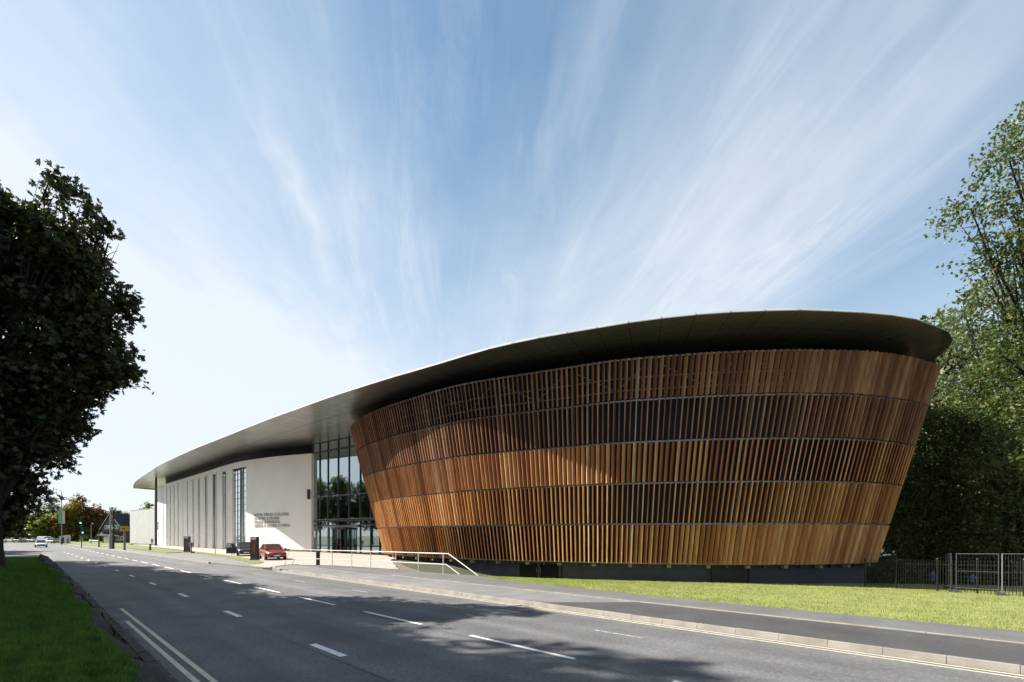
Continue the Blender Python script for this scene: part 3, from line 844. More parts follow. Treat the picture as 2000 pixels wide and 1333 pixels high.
# white wing
WP = [(-26.5, 63.9), (-32.6, 66.5), (-39, 70.3), (-44, 74.5), (-52.3, 82.4), (-60, 89.7), (-68, 97.2), (-78.5, 107)]
WP = [(x * 1.045, y * 1.045) for x, y in WP]
wall = resample(catmull(WP, 10, closed=False), 0.25, closed=False)
wn = normals(wall, closed=False)
wn = [k if k.y < 0 else -k for k in wn]
NW = len(wall)
WD = [0.0]
for a, b in zip(wall, wall[1:]): WD.append(WD[-1] + (b - a).length)
def wat(u, off=0.0, z=0.0):
    u = min(max(u, 0), WD[-1] - 1e-4); i = min(int(u / WD[-1] * (NW - 1)), NW - 2)
    f = (u - WD[i]) / (WD[i + 1] - WD[i])
    p = wall[i].lerp(wall[i + 1], f) + wn[i].lerp(wn[i + 1], f).normalized() * off
    return Vector((p.x, p.y, z))
def wdir(u):
    d = wat(u + 0.3) - wat(u - 0.3); d.normalize(); n = Vector((d.y, -d.x, 0))
    return d, (n if n.y < 0 else -n)
def wall_block(mb, u0, u1, z0, z1, o0, o1, step=0.5):
    n = max(1, int((u1 - u0) / step)); us = [lerp(u0, u1, i / n) for i in range(n + 1)]
    A = [wat(u, o1, z0) for u in us]; B = [wat(u, o1, z1) for u in us]; C_ = [wat(u, o0, z1) for u in us]; D_ = [wat(u, o0, z0) for u in us]
    mb.strip(A, B, True); mb.strip(B, C_, True); mb.strip(C_, D_, True); mb.strip(D_, A, True)
    for u in (u0, u1):
        mb.add([wat(u, o0, z0), wat(u, o1, z0), wat(u, o1, z1), wat(u, o0, z1)], [(0, 1, 2, 3)])
ZW = CAMZ + 11.39
UE = 14.1; UZ = WD[-1]
def white_wall_mat():
    m, t, b = new_mat('white_stone_wall')
    co = t.nodes.new('ShaderNodeTexCoord')
    sp_ = t.nodes.new('ShaderNodeSeparateXYZ'); t.links.new(co.outputs['Object'], sp_.inputs[0])
    mu = t.nodes.new('ShaderNodeMath'); mu.operation = 'MULTIPLY'; mu.inputs[1].default_value = 1 / 0.30; t.links.new(sp_.outputs[2], mu.inputs[0])
    fr = t.nodes.new('ShaderNodeMath'); fr.operation = 'FRACT'; t.links.new(mu.outputs[0], fr.inputs[0])
    cr = t.nodes.new('ShaderNodeValToRGB')
    e = cr.color_ramp.elements; e[0].position = 0.0; e[0].color = (0.80, 0.79, 0.77, 1); e[1].position = 0.07; e[1].color = (1, 1, 1, 1)
    t.links.new(fr.outputs[0], cr.inputs[0])
    nz = t.nodes.new('ShaderNodeTexNoise'); nz.inputs['Scale'].default_value = 0.35; nz.inputs['Detail'].default_value = 8
    t.links.new(co.outputs['Object'], nz.inputs['Vector'])
    c2 = t.nodes.new('ShaderNodeValToRGB'); e = c2.color_ramp.elements
    e[0].position = 0.3; e[0].color = (0.71, 0.70, 0.685, 1); e[1].position = 0.7; e[1].color = (0.77, 0.76, 0.745, 1)
    t.links.new(nz.outputs[0], c2.inputs[0])
    mm = t.nodes.new('ShaderNodeMix'); mm.data_type = 'RGBA'; mm.blend_type = 'MULTIPLY'; mm.inputs[0].default_value = 1
    t.links.new(c2.outputs[0], mm.inputs[6]); t.links.new(cr.outputs[0], mm.inputs[7]); t.links.new(mm.outputs[2], b.inputs['Base Color'])
    setp(b, Roughness=0.8)
    return m
m_whitewall = white_wall_mat()
m_fin = mat('white_fin', (0.79, 0.765, 0.745), (0.74, 0.715, 0.695), 0.4, 0.8)
mb = MB()
wall_block(mb, 0, UE, 0.42, ZW, -0.45, 0.0)
wall_block(mb, UE, UZ, ZW - 0.85, ZW, -0.45, 0.0)
wing = part(mb, 'white_wall', m_whitewall, college)
mb = MB(); wall_block(mb, 0.0, UE, -0.2, 0.42, -0.45, -0.05); wall_block(mb, UE, UZ, -0.2, 0.22, -0.5, -0.12)
mb.build('wall_plinth', mat('grey_base', (0.055, 0.055, 0.062), (0.045, 0.045, 0.05), 1, 0.7), wing)
mb = MB(); wall_block(mb, -0.0, UZ, ZW - 0.2, ZS + 0.05, -3.0, -1.6)
mb.build('clerestory', m_navy, wing)
mb = MB(); wall_block(mb, 0.0, UZ, ZW - 0.03, ZW - 0.01, -1.7, -0.1); mb.build('ledge', m_post, wing)
def u_at_px(px):
    return min((abs(CX + wat(i * 0.05).x / wat(i * 0.05).y * FPX - px), i * 0.05) for i in range(int(UZ / 0.05)))[1]
def px_of(p): return CX + p.x / p.y * FPX
fin_edges = [(454, 441), (434, 421.5), (415, 403), (400, 388.5), (386.5, 376.5), (375.5, 365), (366, 356), (357, 347), (348, 339), (340, 331.5), (332.5, 324.5)]
for pa, pb in fin_edges:
    u = u_at_px(pa); d, n = wdir(u)
    fd = (d * cos(R(41)) + n * sin(R(41))).normalized(); fnn = Vector((fd.y, -fd.x, 0))
    if fnn.y > 0: fnn = -fnn
    a = wat(u, -0.02); w_ = 0.4
    while px_of(a + fd * w_) > pb and w_ < 3.2: w_ += 0.02
    mb = MB(); fbox(mb, a, fd, fnn, 0, w_, 0.14, ZW - 0.86, -0.22, 0.0)
    b = a + fd * (w_ - 0.22)          # white return closing the fin to the glass line behind
    fbox(mb, b, -n, fd, 0.0, 0.75, 0.145, ZW - 0.865, 0.0, 0.2)
    mb.build('fin', m_fin, wing)
mb = MB(); wall_block(mb, u_at_px(325.8), UZ, 0.1, ZW - 0.86, -0.45, 0.0)
mb.build('end_pier', m_whitewall, wing)
m_glass = glass_mat('curtain_glass', (0.80, 0.90, 0.92), (0.30, 0.46, 0.43), 0.60)
m_slot = glass_mat('slot_glass', (0.85, 0.92, 0.94), (0.16, 0.24, 0.25), 0.72)
mb = MB(); wall_block(mb, UE, UZ - 2.4, 0.2, ZW - 0.86, -0.84, -0.82); mb.build('slot_glazing', m_slot, wing)
mb = MB(); z = 0.3
while z < ZW - 0.9:
    wall_block(mb, UE, UE + 27, z, z + 0.07, -0.82, -0.76); z += 0.98
u = UE + 0.02
while u < UE + 27:
    d, n = wdir(u); fbox(mb, wat(u), d, n, 0, 0.07, 0.2, ZW - 0.86, -0.85, -0.74); u += 1.2
mb.build('slot_frame', mat('grey_frame', (0.16, 0.19, 0.20), (0.12, 0.14, 0.15), 2, 0.4, metal=0.3), wing)
mb = MB(); wall_block(mb, UE + 0.1, UZ - 2.5, 0.0, ZW, -4.2, -4.0); mb.build('room_wall', mat('room_grey', (0.22, 0.22, 0.21), (0.14, 0.14, 0.14), 0.3, 0.8), wing)
mb = MB()
for z in (3.9, 7.3, 10.6): wall_block(mb, UE + 0.1, UZ - 2.5, z, z + 0.35, -4.0, -0.95)
mb.build('floor_slab', mat('slab', (0.35, 0.35, 0.34), (0.28, 0.28, 0.27), 0.5, 0.8), wing)
# roof and back of the wing so that no light leaks through
mb = MB(); wall_block(mb, 0, UZ, -0.2, ZS, -14.5, -14.0); mb.build('back_wall', m_whitewall, wing)
d, n = wdir(UZ)
mb = MB(); fbox(mb, wat(UZ), -n, d, 0.4, 14.2, -0.2, ZW, -0.3, -0.02); mb.build('end_wall', m_whitewall, wing)
d, n = wdir(0.3)
mb = MB(); fbox(mb, wat(0.02), -n, -d, 0.0, 14.2, -0.2, ZW, -0.3, 0.0); mb.build('return_wall', m_whitewall, wing)

# lettering on the wall: flat letters standing off the stone, bent round the curve
m_letter = mat('grey_letters', (0.38, 0.375, 0.37), (0.32, 0.315, 0.31), 3, 0.5, metal=0.4)
def lettering(lines, cap, pitch, place, parent, m, name='lettering', depth=0.03, bold=0.012):
    vs = []; fs = []
    for li, (text, width) in enumerate(lines):
        cu = bpy.data.curves.new('letters', 'FONT'); cu.body = text; cu.size = cap / 0.70; cu.extrude = depth / 2; cu.offset = bold
        cu.resolution_u = 3; cu.space_character = 1.05
        ob = bpy.data.objects.new('letters', cu); COL.objects.link(ob)
        dg = bpy.context.evaluated_depsgraph_get(); me = bpy.data.meshes.new_from_object(ob.evaluated_get(dg))
        bpy.data.objects.remove(ob)
        mxw = max(v.co.x for v in me.vertices); k_ = width / mxw if width else 1
        b0 = len(vs)
        for v in me.vertices: vs.append(place(v.co.x * k_, v.co.y - li * pitch, v.co.z))
        for p in me.polygons: fs.append(tuple(b0 + i for i in p.vertices))
    mb = MB(); mb.v = [tuple(v) for v in vs]; mb.f = fs
    return mb.build(name, m, parent)
def u_at_px(px):
    return min((abs(CX + wat(i * 0.05).x / wat(i * 0.05).y * FPX - px), i * 0.05) for i in range(int(UZ / 0.05)))[1]
uL, uR = u_at_px(496.5), u_at_px(566)
tw = uL - uR
zt_ = CAMZ + (CY - 1003.5) / FPX * wat(uL).y
def on_wall(x, y, z): return wat(uL - x, 0.05 + z, zt_ - 0.42 + y)
lettering([('ROYAL WELSH COLLEGE', tw * 0.98), ('OF MUSIC & DRAMA', tw * 0.75), ('COLEG BRENHINOL', tw * 0.76), ('CERDD A DRAMA CYMRU', tw)], 0.40, 0.535, on_wall, wing, m_letter)
uL2 = UZ - 0.25; zt2 = CAMZ + (CY - 1020) / FPX * wat(UZ).y
def on_end(x, y, z): return wat(uL2 - x, 0.04 + z, zt2 - 0.32 + y)
lettering([('ROYAL WELSH COLLEGE', 1.9), ('OF MUSIC & DRAMA', 1.5), ('COLEG BRENHINOL', 1.5), ('CERDD A DRAMA CYMRU', 1.9)], 0.30, 0.46, on_end, wing, m_letter)
# projecting blade sign and the small notice by the glass
d, n = wdir(0.3)
mb = MB(); fbox(mb, wat(0.15), d, n, 0, 0.14, CAMZ + 5.05, CAMZ + 6.4, 0.05, 0.55); fbox(mb, wat(0.15), d, n, 0.03, 0.11, CAMZ + 5.5, CAMZ + 5.6, 0.0, 0.06)
mb.build('blade_sign', mat('sign_steel', (0.16, 0.19, 0.23), (0.13, 0.15, 0.19), 1, 0.35, metal=0.4), wing)

# glazed entrance between wing and drum
GA, GB = Vector((-27.65, 67.25, 0)), Vector((-12.5, 56.3, 0))
gt = (GB - GA).normalized(); gn = Vector((gt.y, -gt.x, 0))
if gn.y > 0: gn = -gn
def g_at_px(px):
    k_ = (px - CX) / FPX      # (GA.x + u gt.x) = k (GA.y + u gt.y)
    return (k_ * GA.y - GA.x) / (gt.x - k_ * gt.y)
mull = [g_at_px(p) for p in (611.5, 625, 641, 661, 682, 704, 724.5, 742)]
gl_end = (GB - GA).length
m_mull = mat('mullion', (0.045, 0.05, 0.055), (0.035, 0.04, 0.045), 2, 0.4, metal=0.3)
mb = MB()
for u in mull: fbox(mb, GA, gt, gn, u - 0.05, u + 0.05, ZP, ZS, -0.12, 0.10)
for z, h in ((3.62, 0.12), (4.22, 0.14), (CAMZ + 11.37, 0.22), (ZP, 0.06), (ZS - 0.1, 0.1)):
    fbox(mb, GA, gt, gn, 0, gl_end, z, z + h, -0.115, 0.07)
front = part(mb, 'glazed_entrance', m_mull, college)
mb = MB(); fbox(mb, GA, gt, gn, 0, gl_end, ZP, ZS, -0.035, -0.02); mb.build('pane', m_glass, front)
mb = MB(); fbox(mb, GA, gt, gn, 0, gl_end, 4.45, 4.53, 0.08, 0.11); fbox(mb, GA, gt, gn, 0.2, gl_end, CAMZ + 5.3, CAMZ + 5.36, 0.1, 0.16)
for u in mull[1:-1]: mb.box(GA + gt * u + gn * 0.14 + Vector((0, 0, CAMZ + 5.33)), (0.22, 0.22, 0.34))
mb.build('wind_rail', m_galv, front)
mb = MB()
u0 = mull[2]
fbox(mb, GA, gt, gn, mull[2] + 0.08, mull[5] - 0.08, 3.38, 3.62, 0.0, 0.5)
for u in (mull[2] + 0.05, mull[2] + 1.35, mull[3] - 0.15): fbox(mb, GA, gt, gn, u, u + 0.09, ZP, 3.38, 0.0, 0.14)
fbox(mb, GA, gt, gn, mull[2] + 0.14, mull[3] - 0.15, ZP + 1.0, ZP + 1.06, 0.01, 0.07)
mb.build('double_door', mat('door_frame', (0.24, 0.25, 0.26), (0.19, 0.2, 0.21), 2, 0.35, metal=0.5), front)
rc = GA + gt * ((mull[3] + mull[4]) / 2 + 0.15) + gn * 0.35
mb = MB()
for k in range(14):
    a0_ = 2 * pi * k / 14
    if k % 7 in (1, 2): continue
    x0, y0 = rc.x + 1.25 * cos(a0_), rc.y + 1.25 * sin(a0_)
    mb.bar((x0, y0, ZP), (x0, y0, 3.3), 0.07, 0.07)
mb.lathe([(1.35, 3.1), (1.35, 3.36), (1.2, 3.37)], 28, (rc.x, rc.y, 0))
for k in range(4):
    a0_ = 0.5 + pi / 2 * k
    mb.bar((rc.x + 0.6 * cos(a0_), rc.y + 0.6 * sin(a0_), ZP + 0.05), (rc.x + 0.6 * cos(a0_), rc.y + 0.6 * sin(a0_), 3.1), 0.05, 0.05)
    mb.bar((rc.x, rc.y, ZP + 1.05), (rc.x + 1.2 * cos(a0_), rc.y + 1.2 * sin(a0_), ZP + 1.05), 0.05, 0.06)
mb.build('revolving_door', mat('bronze_frame', (0.10, 0.075, 0.05), (0.06, 0.05, 0.04), 2, 0.3, metal=0.6), front)
mb = MB()
for k in range(28):
    a0_, a1_ = 2 * pi * k / 28, 2 * pi * (k + 1) / 28
    if k in (2, 3, 4, 5, 16, 17, 18, 19): continue
    mb.add([(rc.x + 1.22 * cos(a0_), rc.y + 1.22 * sin(a0_), ZP), (rc.x + 1.22 * cos(a1_), rc.y + 1.22 * sin(a1_), ZP), (rc.x + 1.22 * cos(a1_), rc.y + 1.22 * sin(a1_), 3.1), (rc.x + 1.22 * cos(a0_), rc.y + 1.22 * sin(a0_), 3.1)], [(0, 1, 2, 3)])
mb.build('curved_glass', m_slot, front)
# foyer behind the glass: floor, back wall, gallery, desk, column
mb = MB(); fbox(mb, GA, gt, -gn, -2, gl_end + 14, ZP - 0.3, ZP - 0.01, 0.2, 16); fbox(mb, GA, gt, -gn, -0.5, gl_end + 1, 4.3, 4.75, 3.0, 12)
foyer = mb.build('foyer_floor', mat('foyer_floor', (0.22, 0.21, 0.20), (0.16, 0.15, 0.15), 0.6, 0.4), front)
mb = MB(); fbox(mb, GA, gt, -gn, -2, gl_end + 14, ZP, ZS, 13, 13.3); mb.build('foyer_wall', mat('foyer_wall', (0.24, 0.30, 0.28), (0.17, 0.22, 0.21), 0.4, 0.8), front)
for u_ in ((1.0, 4.6, ZP, 1.15, 3.2, 4.0), (9.6, 13.5, ZP, 1.0, 2.2, 3.0)):
    mb = MB(); fbox(mb, GA, gt, -gn, *u_)
    mb.build('reception_desk', mat('desk_green', (0.28, 0.34, 0.10), (0.22, 0.28, 0.09), 0.8, 0.6), front)
mb = MB()
for u in (1.6, 7.0, 12.4): mb.tube([GA + gt * u - gn * 1.6 + Vector((0, 0, ZP)), GA + gt * u - gn * 1.6 + Vector((0, 0, ZS))], 0.22, 12)
mb.build('foyer_column', mat('foyer_column', (0.4, 0.4, 0.4), (0.34, 0.34, 0.34), 1, 0.5), front)
for u_ in ((0.45, 0.75, 2.1, 2.95, 0.12, 0.15), (mull[2] + 1.15, mull[2] + 1.32, 1.45, 1.85, 0.15, 0.17), (mull[2] + 1.48, mull[2] + 1.65, 1.45, 1.85, 0.15, 0.17)):
    mb = MB(); fbox(mb, GA, gt, gn, *u_)
    mb.build('notice', mat('white_notice', (0.82, 0.83, 0.85), (0.78, 0.79, 0.8), 2, 0.6), front)

# slim column carrying the canopy tip
cp = UD(304.8, 108.0)
mb = MB(); mb.tube([cp + Vector((0, 0, 0.05)), cp + Vector((0, 0, 1.0)), cp + Vector((0, 0, 7)), cp + Vector((0, 0, ZS))], [0.24, 0.26, 0.28, 0.2], 14)
mb.lathe([(0.4, 0.05), (0.4, 0.14), (0.28, 0.16)], 14, (cp.x, cp.y, 0.04))
part(mb, 'canopy_column', m_post, college)
# low white block beyond the canopy tip
mb = MB()
A_, B_ = Vector((-103.5, 131.0)), Vector((-86.5, 117.8))
bt = (B_ - A_).normalized(); bn = Vector((-bt.y, bt.x))
mb.prism([tuple(A_), tuple(B_ + bt * 6), tuple(B_ + bt * 6 + bn * 18), tuple(A_ + bn * 18)], 0.25, CAMZ + 6.75)
mb.prism([tuple(A_ - bn * 0.05 - bt * .05), tuple(B_ + bt * 6 - bn * 0.05), tuple(B_ + bt * 6 + bn * 0.2), tuple(A_ + bn * 0.2)], CAMZ + 6.752, CAMZ + 6.85)
mb.prism([tuple(A_ + bn * 0.08 + bt * .1), tuple(B_ + bt * 6 + bn * 0.08), tuple(B_ + bt * 6 + bn * 17), tuple(A_ + bn * 17 + bt * .1)], -0.3, 0.249)
part(mb, 'low_block', mat('pale_grey_render', (0.36, 0.36, 0.36), (0.32, 0.32, 0.32), 0.5, 0.85), college)

# ------------------------------------------------------------------ trees
m_bark = mat('bark', (0.024, 0.019, 0.015), (0.012, 0.010, 0.008), 3, 0.95, bump=1.0, bscale=14, stretch=(1, 1, 0.3))
m_leaf_dark = island_mat('chestnut_leaves', [(0, (0.014, 0.026, 0.006)), (0.6, (0.024, 0.042, 0.009)), (0.9, (0.040, 0.050, 0.012)), (0.965, (0.065, 0.042, 0.012)), (1, (0.11, 0.05, 0.015))], 0.5, 0.22)
m_leaf_green = island_mat('green_leaves', [(0, (0.030, 0.055, 0.012)), (0.5, (0.055, 0.090, 0.020)), (0.88, (0.095, 0.125, 0.035)), (0.96, (0.14, 0.12, 0.035)), (1, (0.19, 0.11, 0.035))], 0.5, 0.33)
m_leaf_wood = island_mat('wood_leaves', [(0, (0.036, 0.064, 0.015)), (0.5, (0.075, 0.110, 0.028)), (0.85, (0.135, 0.165, 0.058)), (0.96, (0.18, 0.165, 0.06)), (1, (0.22, 0.14, 0.05))], 0.52, 0.33, spec=0.35)
m_leaf_pale = island_mat('pale_leaves', [(0, (0.055, 0.085, 0.035)), (0.5, (0.095, 0.125, 0.060)), (1, (0.16, 0.18, 0.095))], 0.5, 0.4)
m_leaf_gold = island_mat('autumn_leaves', [(0, (0.065, 0.070, 0.012)), (0.4, (0.13, 0.12, 0.020)), (0.75, (0.21, 0.15, 0.025)), (1, (0.23, 0.11, 0.025))], 0.55, 0.38)
m_leaf_rust = island_mat('rust_leaves', [(0, (0.055, 0.048, 0.018)), (0.5, (0.11, 0.075, 0.028)), (1, (0.17, 0.085, 0.035))], 0.55, 0.3)
m_leaf_lime = island_mat('lime_leaves', [(0, (0.06, 0.10, 0.014)), (0.5, (0.12, 0.17, 0.025)), (1, (0.19, 0.22, 0.04))], 0.5, 0.4)

def leaf_cloud(blobs, per_m2, nleaf, size, spread, seed, style='diamond', fill=0.35):
    rg = np.random.default_rng(seed)
    C = []; D = []
    W = rg.normal(size=(5, 3)); PH = rg.uniform(0, 6.28, 5)
    for (cx, cy, cz, rx, ry, rz) in blobs:
        area = 4 * pi * ((rx * ry) ** 1.6 / 3 + (rx * rz) ** 1.6 / 3 + (ry * rz) ** 1.6 / 3) ** (1 / 1.6)
        n = max(8, int(area * per_m2 * 1.35))
        v = rg.normal(size=(n, 3)); v /= np.linalg.norm(v, axis=1)[:, None]
        lump = np.sin(v @ W.T * 3.2 + PH).sum(1) * 0.055 + np.sin(v @ W[::-1].T * 7.5 + PH).sum(1) * 0.035
        rad = np.where(rg.random(n) < fill, rg.uniform(0.30, 0.85, n), rg.uniform(0.80, 1.02, n)) + lump
        c = v * rad[:, None] * np.array([rx, ry, rz]) + np.array([cx, cy, cz])
        f = np.sin(c @ W.T * (1.5 / max(0.6, spread * 1.6)) + PH).sum(1)
        ok = f > -1.0                                  # gaps between the sprays
        C.append(c[ok]); D.append(v[ok])
    C = np.concatenate(C); D = np.concatenate(D)
    k = rg.poisson(nleaf, len(C)).clip(3)
    D = D + rg.normal(size=D.shape) * 0.55; D[:, 2] -= 0.12; D /= np.linalg.norm(D, axis=1)[:, None]
    P = np.repeat(C, k, axis=0); V0 = np.repeat(D, k, axis=0)
    u = rg.uniform(-0.8, 1.5, len(P))[:, None]
    P = P + V0 * u * spread * 1.1 + rg.normal(size=P.shape) * spread * (0.52 - 0.16 * u) * np.array([1, 1, 0.6]) - np.array([0, 0, 1]) * (u ** 2) * spread * 0.12
    n = len(P)
    d = rg.normal(size=(n, 3)); d[:, 2] -= 0.35; d /= np.linalg.norm(d, axis=1)[:, None]
    e = rg.normal(size=(n, 3)); e[:, 2] *= 0.5
    e -= d * (d * e).sum(1)[:, None]; e /= np.linalg.norm(e, axis=1)[:, None]
    sz = size * rg.uniform(0.6, 1.35, n)[:, None]
    if style == 'diamond':
        V = np.empty((n, 4, 3))
        V[:, 0] = P; V[:, 1] = P + d * sz * .5 + e * sz * .36; V[:, 2] = P + d * sz; V[:, 3] = P + d * sz * .5 - e * sz * .36
        return V.reshape(-1, 3), np.arange(n * 4).reshape(n, 4)
    # hand-shaped leaves of five drooping leaflets
    nl = 5
    V = np.empty((n, nl, 4, 3))
    f = np.cross(d, e)
    for q in range(nl):
        a = (q - 2) * 0.62
        g = d * np.cos(a) + e * np.sin(a) + f * 0.25
        s_ = -d * np.sin(a) + e * np.cos(a)
        ln = sz * (1.0 - 0.13 * abs(q - 2))
        V[:, q, 0] = P; V[:, q, 1] = P + g * ln * .62 + s_ * ln * .19; V[:, q, 2] = P + g * ln - f * ln * .22; V[:, q, 3] = P + g * ln * .62 - s_ * ln * .19
    return V.reshape(-1, 3), np.arange(n * nl * 4).reshape(n * nl, 4)

def tree(label, base, trunk_r, fork, blobs, per_m2, nleaf, size, spread, m, seed, group=None, style='diamond', fill=0.35, name='tree', cat='tree', lean=(0, 0)):
    root = empty(name, base, label, cat, group)
    rg = random.Random(seed)
    mb = MB()
    top = Vector((lean[0], lean[1], fork))
    pts = [Vector((0, 0, -0.25)), Vector((0, 0, 0.1)), Vector((lean[0] * .1, lean[1] * .1, 0.6)), Vector((lean[0] * .5, lean[1] * .5, fork * 0.5)), top]
    mb.tube(pts, [trunk_r * 1.9, trunk_r * 1.45, trunk_r * 1.12, trunk_r * 0.95, trunk_r * 0.8], 14)
    for (cx, cy, cz, rx, ry, rz) in blobs:
        c = Vector((cx, cy, cz))
        st = pts[3].lerp(top, rg.uniform(0.2, 1.0)) if cz > fork * 0.8 else pts[2].lerp(pts[3], rg.uniform(0.5, 1))
        md = st.lerp(c, 0.5) + Vector((rg.uniform(-.6, .6), rg.uniform(-.6, .6), rg.uniform(0, .8)))
        r0 = trunk_r * rg.uniform(0.35, 0.55)
        mb.tube([st, st.lerp(md, .5) + Vector((0, 0, .2)), md, c], [r0, r0 * .8, r0 * .6, r0 * .25], 8)
        for k in range(6):
            v = Vector((rg.gauss(0, 1), rg.gauss(0, 1), rg.gauss(0.2, .8))).normalized()
            e = c + Vector((v.x * rx, v.y * ry, v.z * rz)) * 0.92
            s_ = md.lerp(c, rg.uniform(0.2, 1)); h = s_.lerp(e, .5) + Vector((0, 0, rg.uniform(-.2, .4)))
            mb.tube([s_, h, e], [r0 * .3, r0 * .18, r0 * .05], 5, False)
    mb.build('trunk', m_bark, root, True)
    V, F = leaf_cloud(blobs, per_m2, nleaf, size, spread, seed, style, fill)
    np_obj('crown', V, F, m, root)
    return root

# the near tree on the verge (its crown leaves the frame on the left)
by = 16.3
tb = Vector((-17.45, by, 0)); tb.z = bank_z(*to_st(tb)) - 0.05
BL = [(x + 0.4, y, z, a, b, c) for x, y, z, a, b, c in [(0.2, 0, 12.4, 3.7, 4.2, 4.9), (2.8, 0.3, 16.5, 1.2, 1.7, 2.2), (2.2, 0.2, 14.6, 1.6, 2, 1.8), (-0.4, 0.2, 17.0, 1.5, 2, 1.5), (-2.4, 0.2, 17.3, 1.6, 2, 1.6), (3.9, 0, 10.9, 1.6, 2.0, 1.3), (3.9, 0.4, 13.2, 1.4, 1.7, 1.2), (1.3, 0.2, 8.2, 1.4, 2.2, 1.6), (3.2, -0.4, 9.5, 1.3, 1.8, 0.8), (2.3, 0.2, 7.9, 0.7, 1.2, 0.5),
      (0.7, 0.3, 6.5, 1.1, 1.9, 1.1), (1.9, 0.2, 6.2, 0.5, 1.0, 0.5), (0.0, 0.5, 4.9, 0.9, 1.5, 0.8), (-0.7, 0.8, 3.7, 0.75, 1.1, 0.7), (-0.5, 0.6, 2.9, 0.3, 0.7, 0.25), (-3.8, 0.5, 10.5, 3.6, 4, 4.8), (0.4, -0.5, 15.2, 1.5, 2.2, 1.9), (-3.0, -1.0, 6.0, 2.2, 2.6, 2.6), (-1.8, 0, 15.0, 2.2, 2.2, 2.2), (4.9, 0.2, 10.2, 0.7, 1.2, 0.5), (-0.9, -0.9, 5.6, 1.2, 1.2, 1.2), (-1.2, -0.9, 4.2, 1.0, 1.0, 0.8), (-1.4, -0.7, 3.2, 0.8, 0.8, 0.6)]]
rg = random.Random(19)
for x, y, z, a, b, c in list(BL):       # branch ends standing out of the crown
    for k in range(4):
        v = Vector((rg.gauss(0.5, 1), rg.gauss(0, 1), rg.gauss(0.1, 0.8))).normalized(); q = rg.uniform(0.3, 0.6)
        if x + v.x * a > 5.3 or z < 7: continue
        BL.append((x + v.x * a * 1.12, y + v.y * b * 1.05, z + v.z * c * 1.08, q, q, q * 0.7))
KS = 0.72
blobs0 = [(x * KS, y * KS, CAMZ + (z - CAMZ) * KS - tb.z, a * KS, b * KS, c * KS) for x, y, z, a, b, c in BL]
t0 = tree('huge dark broadleaf tree on the shaded verge with its trunk at the picture edge', tb, 0.20, 3.0, blobs0, 10, 9, 0.16, 0.27, m_leaf_dark, 11, style='hand', fill=0.40)
# the row of trees further along the same verge and outside the frame: they shade the road and mirror in the glass
row = [tuple(ST(a_, b_)[:2]) + (c_,) for a_, b_, c_ in ((33, -7.4, .93), (39, -7.2, .95), (45, -7.4, .96), (51, -7.8, .97), (58, -8.6, .95), (66.5, -9.0, .88))] + [(-80, 57.5, .86), (-82, 64.5, .84), (-87, 71, .86), (-78, 50, .8)]
blobs1 = [(0, 0, 13, 4.6, 4.6, 5.2), (2.4, 0.5, 9, 2.8, 2.8, 2.8), (-2.6, -0.5, 9, 2.8, 2.8, 2.8), (0.5, 2.4, 10, 2.6, 2.6, 3), (0.4, -2.4, 10.5, 2.8, 2.8, 3), (1.2, 0.2, 17.2, 2.4, 2.4, 2.4), (-1.6, 0.6, 16, 2.4, 2.4, 2.2), (0, 0, 6, 2.6, 2.6, 2)]
proto = None
for i, (x, y, sc) in enumerate(row):
    lab = 'tall verge tree in the row beyond the huge dark tree, partly hidden by it'
    if proto is None:
        proto = tree(lab, (x, y, 0.35), 0.36, 5.2, blobs1, 3.4, 11, 0.34, 0.42, m_leaf_green, 23, 'verge trees beyond the huge dark tree')
        o = proto
    else:
        o = copy_tree(proto); o.location = (x, y, 0.35)
    o.scale = (sc, sc, sc); o.rotation_euler.z = i * 1.9
shade = [(26.5, -11.4, 0.95, 1.28, 0.3), (20.5, -12.4, 0.9, 1.20, 1.7), (32, -11.2, 0.9, 1.25, 2.9), (14.5, -13.2, 0.95, 1.15, 5.1)]
for i, (s_, t_, sc, sz_, rz) in enumerate(shade):
    q = ST(s_, t_)
    o = copy_tree(proto); o.location = (q.x, q.y, 0.4); o.scale = (sc, sc, sz_); o.rotation_euler.z = rz
    o['label'] = 'tall verge tree outside the picture throwing its shade across the road'; o['group'] = 'verge trees shading the road'

# right-hand wood behind the railings
def gz(x, y): return -0.10 + dip(x, y)
tall = [(-6.2, 0, 20.4, 1.25, 1.5, 0.75), (-5.0, 0.3, 18.3, 1.2, 1.5, 0.8), (-4.4, -0.2, 22.8, 1.3, 1.6, 0.8), (-3.6, 0.2, 20.6, 1.6, 1.8, 0.9), (-2.9, 0, 24.6, 1.5, 1.8, 1.0), (-3.0, 0.4, 18.4, 1.6, 1.8, 1.0), (-1.4, 0, 22.0, 1.9, 2.2, 1.2), (-0.6, 0, 25.6, 2.2, 2.4, 1.3),
        (0.8, 0, 19.4, 3.0, 3, 2.0), (1.5, 0, 23.5, 3, 3, 2.4), (-2.2, 0.3, 16.4, 1.6, 2.0, 0.9), (1.0, 0.6, 15.6, 2.6, 2.6, 1.8), (2.5, 0, 12.4, 2.6, 2.6, 2), (-3.6, 0, 14.4, 1.6, 1.8, 1.2), (-2.6, 0.2, 12.4, 1.8, 2, 1.5), (-4.6, 0.5, 16.6, 1.1, 1.4, 0.7), (-1.0, 0, 10.4, 2.2, 2.2, 1.6), (-3.2, 0.3, 10.2, 1.4, 1.6, 1.1), (-1.8, -0.2, 7.8, 1.7, 2, 1.4), (-4.4, 0.2, 12.8, 1.0, 1.2, 0.7)]
tree('very tall broadleaf tree reaching highest at the right edge of the picture', (30.3, 25.4, gz(30, 25)), 0.30, 8.0, tall, 3.6, 10, 0.18, 0.36, m_leaf_green, 31, fill=0.25)
